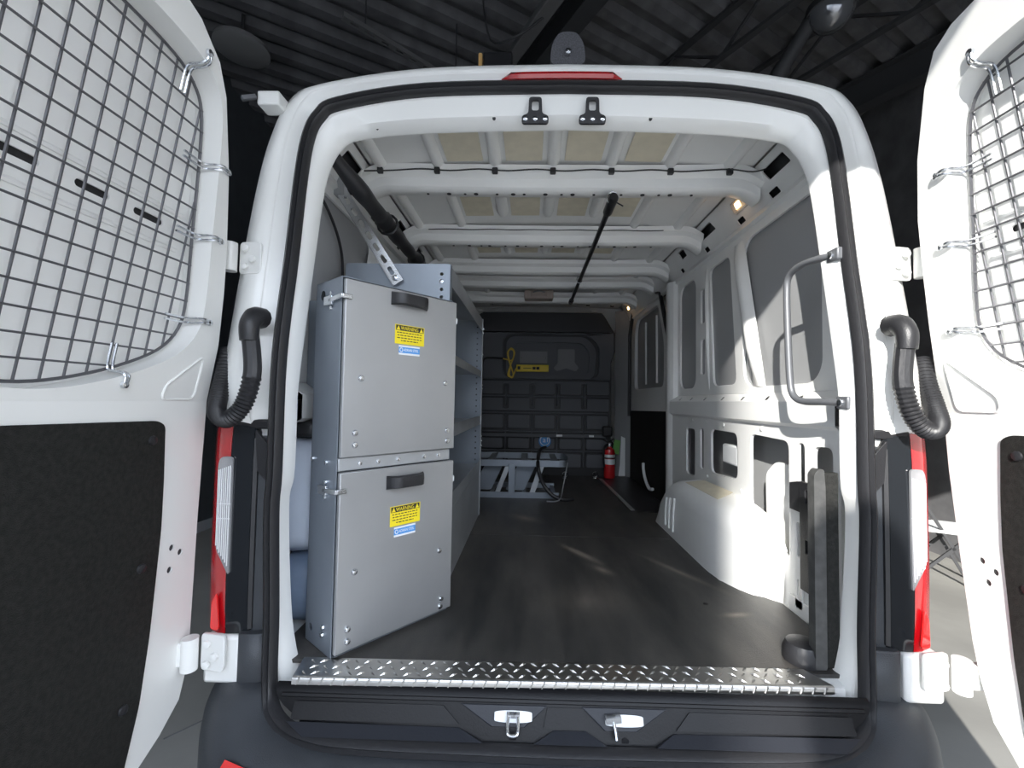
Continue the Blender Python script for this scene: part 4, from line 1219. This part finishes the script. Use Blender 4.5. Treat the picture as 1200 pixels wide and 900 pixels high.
ob('kick_panel', MB().box(XF - .006, XF - .003, YA + .004, YB - .004, .0, .285), 'galv', sh, smooth=False)
ob('back_panel', MB().box(XB, XB + .003, YA + .004, YB - .004, .33, ZT), 'steelblue', sh, smooth=False)
for z in (1.20, 1.175, 1.03, .83, .81, .50, .47, .44):
    ob('bolt', MB().lathe([(.008, 0), (.007, .006), (.002, .008)], (XF + .002, YB - .018, z), 8, 'X'), 'zinc', sh)
for z in (1.195, 1.18):
    ob('bolt', MB().lathe([(.010, 0), (.009, -.004), (.003, -.006)], (XF - .035, YA - .001, z), 8, 'Y'), 'zinc', sh) if z > 1.19 else None
# slotted brace from the shelf end up to the roof rail
A, B = Vector((-.864, .438, 1.548)), Vector((-.628, .438, 1.185))
dd = (B - A).normalized(); ss = Vector((dd.z, 0, -dd.x)); Lb = (B - A).length
hb = []
q = .03
while q < Lb - .03:
    hb.append(rrect(q, -.008, q + .036, .008, .007, 3)); q += .055
bm_ = MB().plate([(0, -.022), (Lb, -.022), (Lb, .022), (0, .022)], hb, lambda u, v, w: tuple(A + dd * u + ss * v + Vector((0, -w, 0))), .004)
bm_.bar(A + ss * .022 + Vector((0, .006, 0)), B + ss * .022 + Vector((0, .006, 0)), .020, .003)
br_ = ob('support_brace', bm_, 'zinc', sh, smooth=False, label='zinc slotted brace from shelf end to roof rail')
ob('brace_bolt', MB().lathe([(.012, 0), (.011, -.006), (.004, -.010)], (-.640, .433, 1.203), 8, 'Y'), 'zinc', br_)
ob('brace_bracket', MB().box(-.892, -.852, .43, .47, 1.53, 1.60), 'galv', br_, bevel=.003)
tag(ob('manila_folder', MB().prism([(-.74, 1.10), (-.47, 1.12), (-.46, 1.50), (-.72, 1.49)], lambda u, v, w: (u, v, .906 + w), .012), 'card', None, smooth=False), 'pale manila folder lying on the middle shelf of the grey shelving', 'folder')

# ================================================================== things on the rails and roof
rp = [(-.800, .175, 1.565), (-.765, .26, 1.520), (-.742, .36, 1.492), (-.737, .56, 1.484), (-.738, .80, 1.487), (-.738, 1.05, 1.487), (-.74, 1.40, 1.49), (-.74, 1.72, 1.49)]
cp_ = catmull(rp, 10)
def rr_(i):
    y = cp_[i].y
    return .030 + .006 * math.sin(y * 23) * math.sin(y * 7) + (.010 if abs(y - .60) < .05 or abs(y - 1.08) < .05 else 0)
ro = thing('padded_roll', 'long black wrapped roll strapped along the left roof rail', 'roll', (-.74, .95, 1.45))
roll = ob('roll', MB().tube(cp_, .03, 12, rf=rr_), 'rubber', ro, angle=70)
for y in (.62, 1.10):
    ob('strap', MB().tube([(-.738 + .043 * math.cos(k * R(30)), y, 1.487 + .043 * math.sin(k * R(30))) for k in range(12)], .006, 6, closed=True), 'plastic', ro)
    ob('hanger', MB().bar((-.75, y, 1.525), (-.835, y, 1.615), .03, .004), 'plastic', ro)
pr_ = thing('roof_pole', 'long black pole held lengthwise under the roof bows', 'pole', (.226, 1.55, 1.59))
ob('pole', MB().cyl((.226, .62, 1.592), (.226, 2.50, 1.592), .0125, n=12), 'plastic', pr_)
ob('grip', MB().tube([(.226, .57, 1.594), (.226, .585, 1.593), (.226, .72, 1.592), (.226, .735, 1.592)], .02, 12, rf=lambda i: (.017, .022, .021, .016)[i]), 'rubber', pr_)
ob('end_cap', MB().cyl((.226, 2.46, 1.592), (.226, 2.54, 1.592), .020, n=12), 'rubber', pr_)
ob('pole_clip', MB().tube([(.226 + .024 * math.cos(k * R(45)), .60, 1.602 + .026 * math.sin(k * R(45))) for k in range(8)], .004, 6, closed=True), 'zinc', pr_)
ob('loose_tie', MB().tube(catmull([(.236, .60, 1.585), (.255, .60, 1.575), (.268, .59, 1.562)], 4), .003, 5), 'rubber', pr_)
ob('pole_clip', MB().tube([(.226 + .020 * math.cos(k * R(45)), 1.86, 1.602 + .024 * math.sin(k * R(45))) for k in range(8)], .004, 6, closed=True), 'zinc', pr_)
vt = thing('roof_vent', 'pinkish beige vent unit fixed under the roof near the partition', 'vent', (-.05, 2.56, 1.60))
ob('housing', MB().box(-.175, .075, 2.50, 2.62, 1.615, 1.695), 'vent', vt, bevel=.012)
ob('vent_panel', MB().box(-.12, .02, 2.488, 2.505, 1.632, 1.68), 'vent', vt, bevel=.006)
ob('vent_handle', MB().tube(catmull([(-.10, 2.485, 1.665), (-.05, 2.475, 1.675), (0, 2.485, 1.665)], 5), .006, 6), 'greyplate', vt)

tag(ob('rail_cable', MB().tube(catmull([(-.885, .20, 1.50), (-.884, .34, 1.46), (-.884, .44, 1.40), (-.884, .50, 1.33), (-.884, .52, 1.25), (-.884, .52, 1.15)], 6), .006, 6), 'rubber', None), 'thin black cable curving down the left wall above the shelving', 'cable')

# ================================================================== on the partition and floor
ps_ = thing('power_strip', 'yellow power strip with looped yellow cord on the black partition', 'power strip', (-.09, 3.19, 1.02))
hs_ = ob('housing', MB().box(-.255, .068, 3.140, 3.172, 1.028, 1.098), 'stripy', ps_, bevel=.006)
ob('switch', MB().box(-.242, -.215, 3.135, 3.141, 1.048, 1.080), 'blackp', ps_, bevel=.002)
for x in (-.078, -.040):
    ob('outlet', MB().box(x - .015, x + .015, 3.136, 3.141, 1.050, 1.076), 'blackp', ps_, bevel=.002)
ob('outlet_print', MB().box(-.185, -.105, 3.1388, 3.1402, 1.060, 1.066), 'blackp', ps_, smooth=False)
cd = [(-.21, 3.165, 1.05), (-.255, 3.15, 1.06), (-.275, 3.15, 1.01), (-.30, 3.15, .972), (-.335, 3.15, .985), (-.335, 3.15, 1.02), (-.31, 3.145, 1.10), (-.285, 3.14, 1.17), (-.285, 3.145, 1.23), (-.315, 3.15, 1.25), (-.345, 3.15, 1.22), (-.335, 3.145, 1.15), (-.315, 3.14, 1.08), (-.325, 3.145, 1.0), (-.30, 3.15, .965), (-.285, 3.15, 1.0), (-.315, 3.14, 1.10), (-.34, 3.145, 1.21), (-.31, 3.15, 1.262), (-.275, 3.15, 1.22), (-.30, 3.14, 1.14), (-.35, 3.15, 1.148), (-.39, 3.16, 1.158)]
ob('cord', MB().tube(catmull(cd, 4), .0075, 6), 'cordy', ps_)
tag(ob('wall_cable', MB().tube(catmull([(-.39, 3.165, 1.158), (-.50, 3.165, 1.165), (-.58, 3.165, 1.15), (-.60, 3.165, 1.05), (-.60, 3.165, .90)], 5), .013, 8), 'rubber', None), 'black cable running left from the yellow cord on the partition', 'cable')

fe_ = thing('fire_extinguisher', 'red fire extinguisher standing in front of the partition by the sliding door', 'fire extinguisher', (.668, 3.08, 0))
c_ = (.668, 3.08, 0)
ob('cylinder', MB().lathe([(.048, .001), (.053, .012), (.053, .245), (.046, .275), (.022, .292), (.020, .305)], c_, 20), 'redp', fe_)
ob('cylinder_label', MB().lathe([(.0533, .135), (.0542, .136), (.0542, .185), (.0533, .186)], c_, 20), 'whitep', fe_)
ob('cylinder_label', MB().lathe([(.0533, .202), (.0542, .203), (.0542, .228), (.0533, .229)], c_, 20), 'whitep', fe_)
ob('valve', MB().lathe([(.020, .300), (.022, .305), (.022, .335), (.012, .345)], c_, 12), 'zinc', fe_)
ob('lever', MB().bar((.655, 3.08, .340), (.600, 3.05, .372), .02, .007), 'blackp', fe_, bevel=.002)
ob('lever', MB().bar((.668, 3.08, .350), (.700, 3.03, .385), .02, .007), 'blackp', fe_, bevel=.002)
ob('gauge', MB().lathe([(.014, 0), (.014, -.012), (.004, -.013)], (.668, 3.056, .322), 12, 'Y'), 'zinc', fe_)
ob('discharge_hose', MB().tube(catmull([(.650, 3.07, .325), (.612, 3.05, .30), (.604, 3.045, .23), (.606, 3.04, .15), (.612, 3.04, .115)], 5), .011, 8), 'rubber', fe_)
ob('inspection_tag', MB().prism([(.700, .25), (.765, .22), (.780, .36), (.722, .37)], lambda u, v, w: (u, 3.115 + w, v), .002), 'green', fe_, smooth=False)
ob('mount_strap', MB().lathe([(.0535, .190), (.0555, .191), (.0555, .200), (.0535, .201)], c_, 20), 'blackp', fe_)
tag(ob('cable_pouch', MB().box(.60, .70, 3.09, 3.15, .395, .50), 'rubber', None, bevel=.02, seg=3), 'black pouch on the partition just above the fire extinguisher', 'pouch')
tag(ob('white_card', MB().prism([(.775, .005), (.84, .005), (.84, .38), (.80, .40), (.79, .12)], lambda u, v, w: (u, 3.175 + w, v), .004), 'whitep', None, smooth=False), 'white card strip standing behind the fire extinguisher by the sliding door', 'card')

rk = thing('floor_rack', 'low blue-grey slotted steel rack standing on the floor before the partition', 'rack', (-.15, 2.35, 0))
def fbar(a, b, w=.045, h=.012, m='steelblue', nm='rail'):
    ob(nm, MB().bar(a, b, w, h, up=(0, 1, 0)), m, rk, bevel=.002)
y1, y2 = 2.12, 2.52
fbar((-.52, y1, .022), (.115, y1, .022)); fbar((-.52, y1, .262), (.12, y1, .262), .05)
fbar((-.55, y2, .022), (.10, y2, .022)); fbar((-.55, y2, .272), (.12, y2, .272), .05)
fbar((-.243, y1 - .008, .03), (-.243, y1 - .008, .255), .05, .010, nm='upright')
fbar((-.355, y1 + .006, .03), (-.270, y1 + .006, .25), .036, .010, 'galv', nm='slanted_bar'); fbar((-.090, y1 + .006, .03), (-.015, y1 + .006, .25), .040, .010, 'galv', nm='slanted_bar')
for (xa, xb) in ((-.50, -.40), (-.24, -.14)):
    ob('slanted_plate', MB().prism(rpoly([(xa - .06, .03), (xa + .09, .03), (xb + .10, .27), (xb - .04, .27)], .02), lambda u, v, w: (u, 2.26 + w, v), .005), 'steelblue', rk, smooth=False)
ob('end_hoop', MB().loft([[tuple(Vector(p) + Vector((0, 0, dz))) for p in catmull([(.12, y1, .262), (.17, y1 + .03, .262), (.195, (y1 + y2) / 2, .265), (.17, y2 - .03, .270), (.12, y2, .272)], 5)] for dz in (-.025, .025)]), 'steelblue', rk)
for x in (-.40, -.15, .08):
    ob('cross_bar', MB().bar((x, y1, .022), (x, y2, .022), .03, .01), 'steelblue', rk)
    ob('cross_bar', MB().bar((x, y1, .284), (x, y2, .290), .05, .004), 'steelblue', rk)
tag(ob('floor_hose', MB().tube(catmull([(.02, 2.45, .35), (-.03, 2.30, .335), (-.045, 2.08, .25), (-.01, 2.06, .13), (.06, 2.04, .045), (.14, 2.03, .014), (.22, 2.06, .014)], 8), .0145, 10), 'rubber', None), 'black hose curving down over the grey floor rack', 'hose')
tag(ob('thin_cable', MB().tube(catmull([(.185, 2.20, .26), (.17, 2.14, .20), (.145, 2.08, .10), (.125, 2.02, .03), (.09, 2.0, .008), (.02, 1.99, .008)], 6), .005, 6), 'galv', None), 'thin grey cable hanging off the right end of the floor rack', 'cable')
for (x, y, w) in ((.235, 3.02, 'nearer the rack'), (.530, 3.06, 'nearer the fire extinguisher')):
    tr_ = thing('tie_ring', 'small bright tie-down ring on the floor by the partition, the one %s' % w, 'tie-down', (x, y, 0), 0, 'tie-down rings on the floor', local=True)
    ob('ring', MB().tube([(.024 * math.cos(k * R(30)), 0, .034 + .024 * math.sin(k * R(30))) for k in range(12)], .007, 6, closed=True), 'zinc', tr_)
    ob('base', MB().lathe([(.03, 0.0005), (.028, .006), (.01, .010)], (0, 0, 0), 12), 'zinc', tr_)

# upright board by the right pillar
ub = thing('upright_board', 'black board with grey edge standing upright by the right rear pillar', 'board', (.735, .05, 0))
ob('board', MB().box(.722, .764, .030, .052, .004, .545), 'board', ub, bevel=.002)
ob('edge_strip', MB().plate(rpoly([(.690, .004), (.722, .004), (.722, .50), (.718, .556), (.702, .556), (.690, .54)], .006, 3), [], lambda u, v, w: (u, .020 + w, v), .03), mat('grey_edge', (.065, .065, .063), .6, var=.2, vscale=40), ub, bevel=.002)
tag(ob('floor_bumper', MB().lathe([(.055, .0), (.055, .03), (.045, .05), (.02, .058)], (.690, .075, .001), 16), 'rubber', None), 'round black rubber foot on the floor beside the upright board', 'rubber foot')

# wrapped goods in the gap between cabinet and left wall
def soft(x0, x1, y0, y1, z0, z1, seed, nz=9, amp=.008):
    rn = random.Random(seed); m_ = MB(); rings_ = []
    for k in range(nz + 1):
        q = k / nz; z = z0 + (z1 - z0) * q
        pin = .55 if k in (0, nz) else (.90 + .10 * math.sin(q * math.pi))
        cx, cy = (x0 + x1) / 2, (y0 + y1) / 2
        a, b = (x1 - x0) / 2 * pin - rn.uniform(0, amp), (y1 - y0) / 2 * pin - rn.uniform(0, amp)
        rings_.append([(cx + a * math.copysign(abs(math.cos(R(th))) ** .5, math.cos(R(th))), cy + b * math.copysign(abs(math.sin(R(th))) ** .5, math.sin(R(th))), z + rn.uniform(-.004, .004)) for th in range(0, 360, 20)])
    return m_.loft(rings_, closed=True, cap=True)
tag(ob('wrapped_bundle', soft(-.945, -.80, .175, .40, .225, .60, 4, 12), 'wrap', None, angle=70), 'pale blue-white wrapped bundle in the gap left of the cabinet, under a black bag', 'bundle')
tag(ob('grey_blanket', soft(-.945, -.79, .165, .42, .004, .215, 9, 7), 'wrapdark', None, angle=70), 'crumpled dark blue blanket at floor level left of the cabinet', 'blanket')
tag(ob('black_bag', soft(-.940, -.79, .18, .40, .600, .66, 5, 6), 'rubber', None, angle=70), 'black bag on top of the wrapped bundle left of the cabinet', 'bag')
tag(ob('steel_sheet', MB().box(-.890, -.755, .272, .278, .70, 1.075), 'steelblue', None, bevel=.002), 'narrow blue-grey steel sheet upright between cabinet and left wall', 'sheet')

# folding chair far behind on the right
ch_ = thing('folding_chair', 'pale folding chair with dark legs by the right wall behind the van door', 'chair', (3.30, 2.55, GZ), R(60), local=True)
ob('seat', MB().box(-.21, .21, -.20, .20, .43, .455), 'whitep', ch_, bevel=.01)
ob('backrest', MB().box(-.21, .21, .20, .225, .62, .86), 'whitep', ch_, bevel=.01)
for x in (-.19, .19):
    ob('leg', MB().bar((x, -.22, .0), (x, .21, .86), .022, .022), 'beam', ch_)
    ob('leg', MB().bar((x, .22, .0), (x, -.16, .43), .022, .022), 'beam', ch_)

# unseen post added only to cast the shadow across the right rear corner
yp = thing('shadow_post', 'unseen thick round grey post added to cast the shadow on the right rear corner', 'post', (-1.243, -4.565, GZ - .01))
ob('post', MB().lathe([(.140, 0), (.140, 3.24), (.135, 3.32), (.115, 3.41), (.075, 3.47), (.02, 3.49)], (-1.243, -4.565, GZ - .01), 24), 'walldark', yp)
ob('base_collar', MB().lathe([(.19, 0), (.19, .03), (.135, .06)], (-1.243, -4.565, GZ - .01), 24), 'walldark', yp)
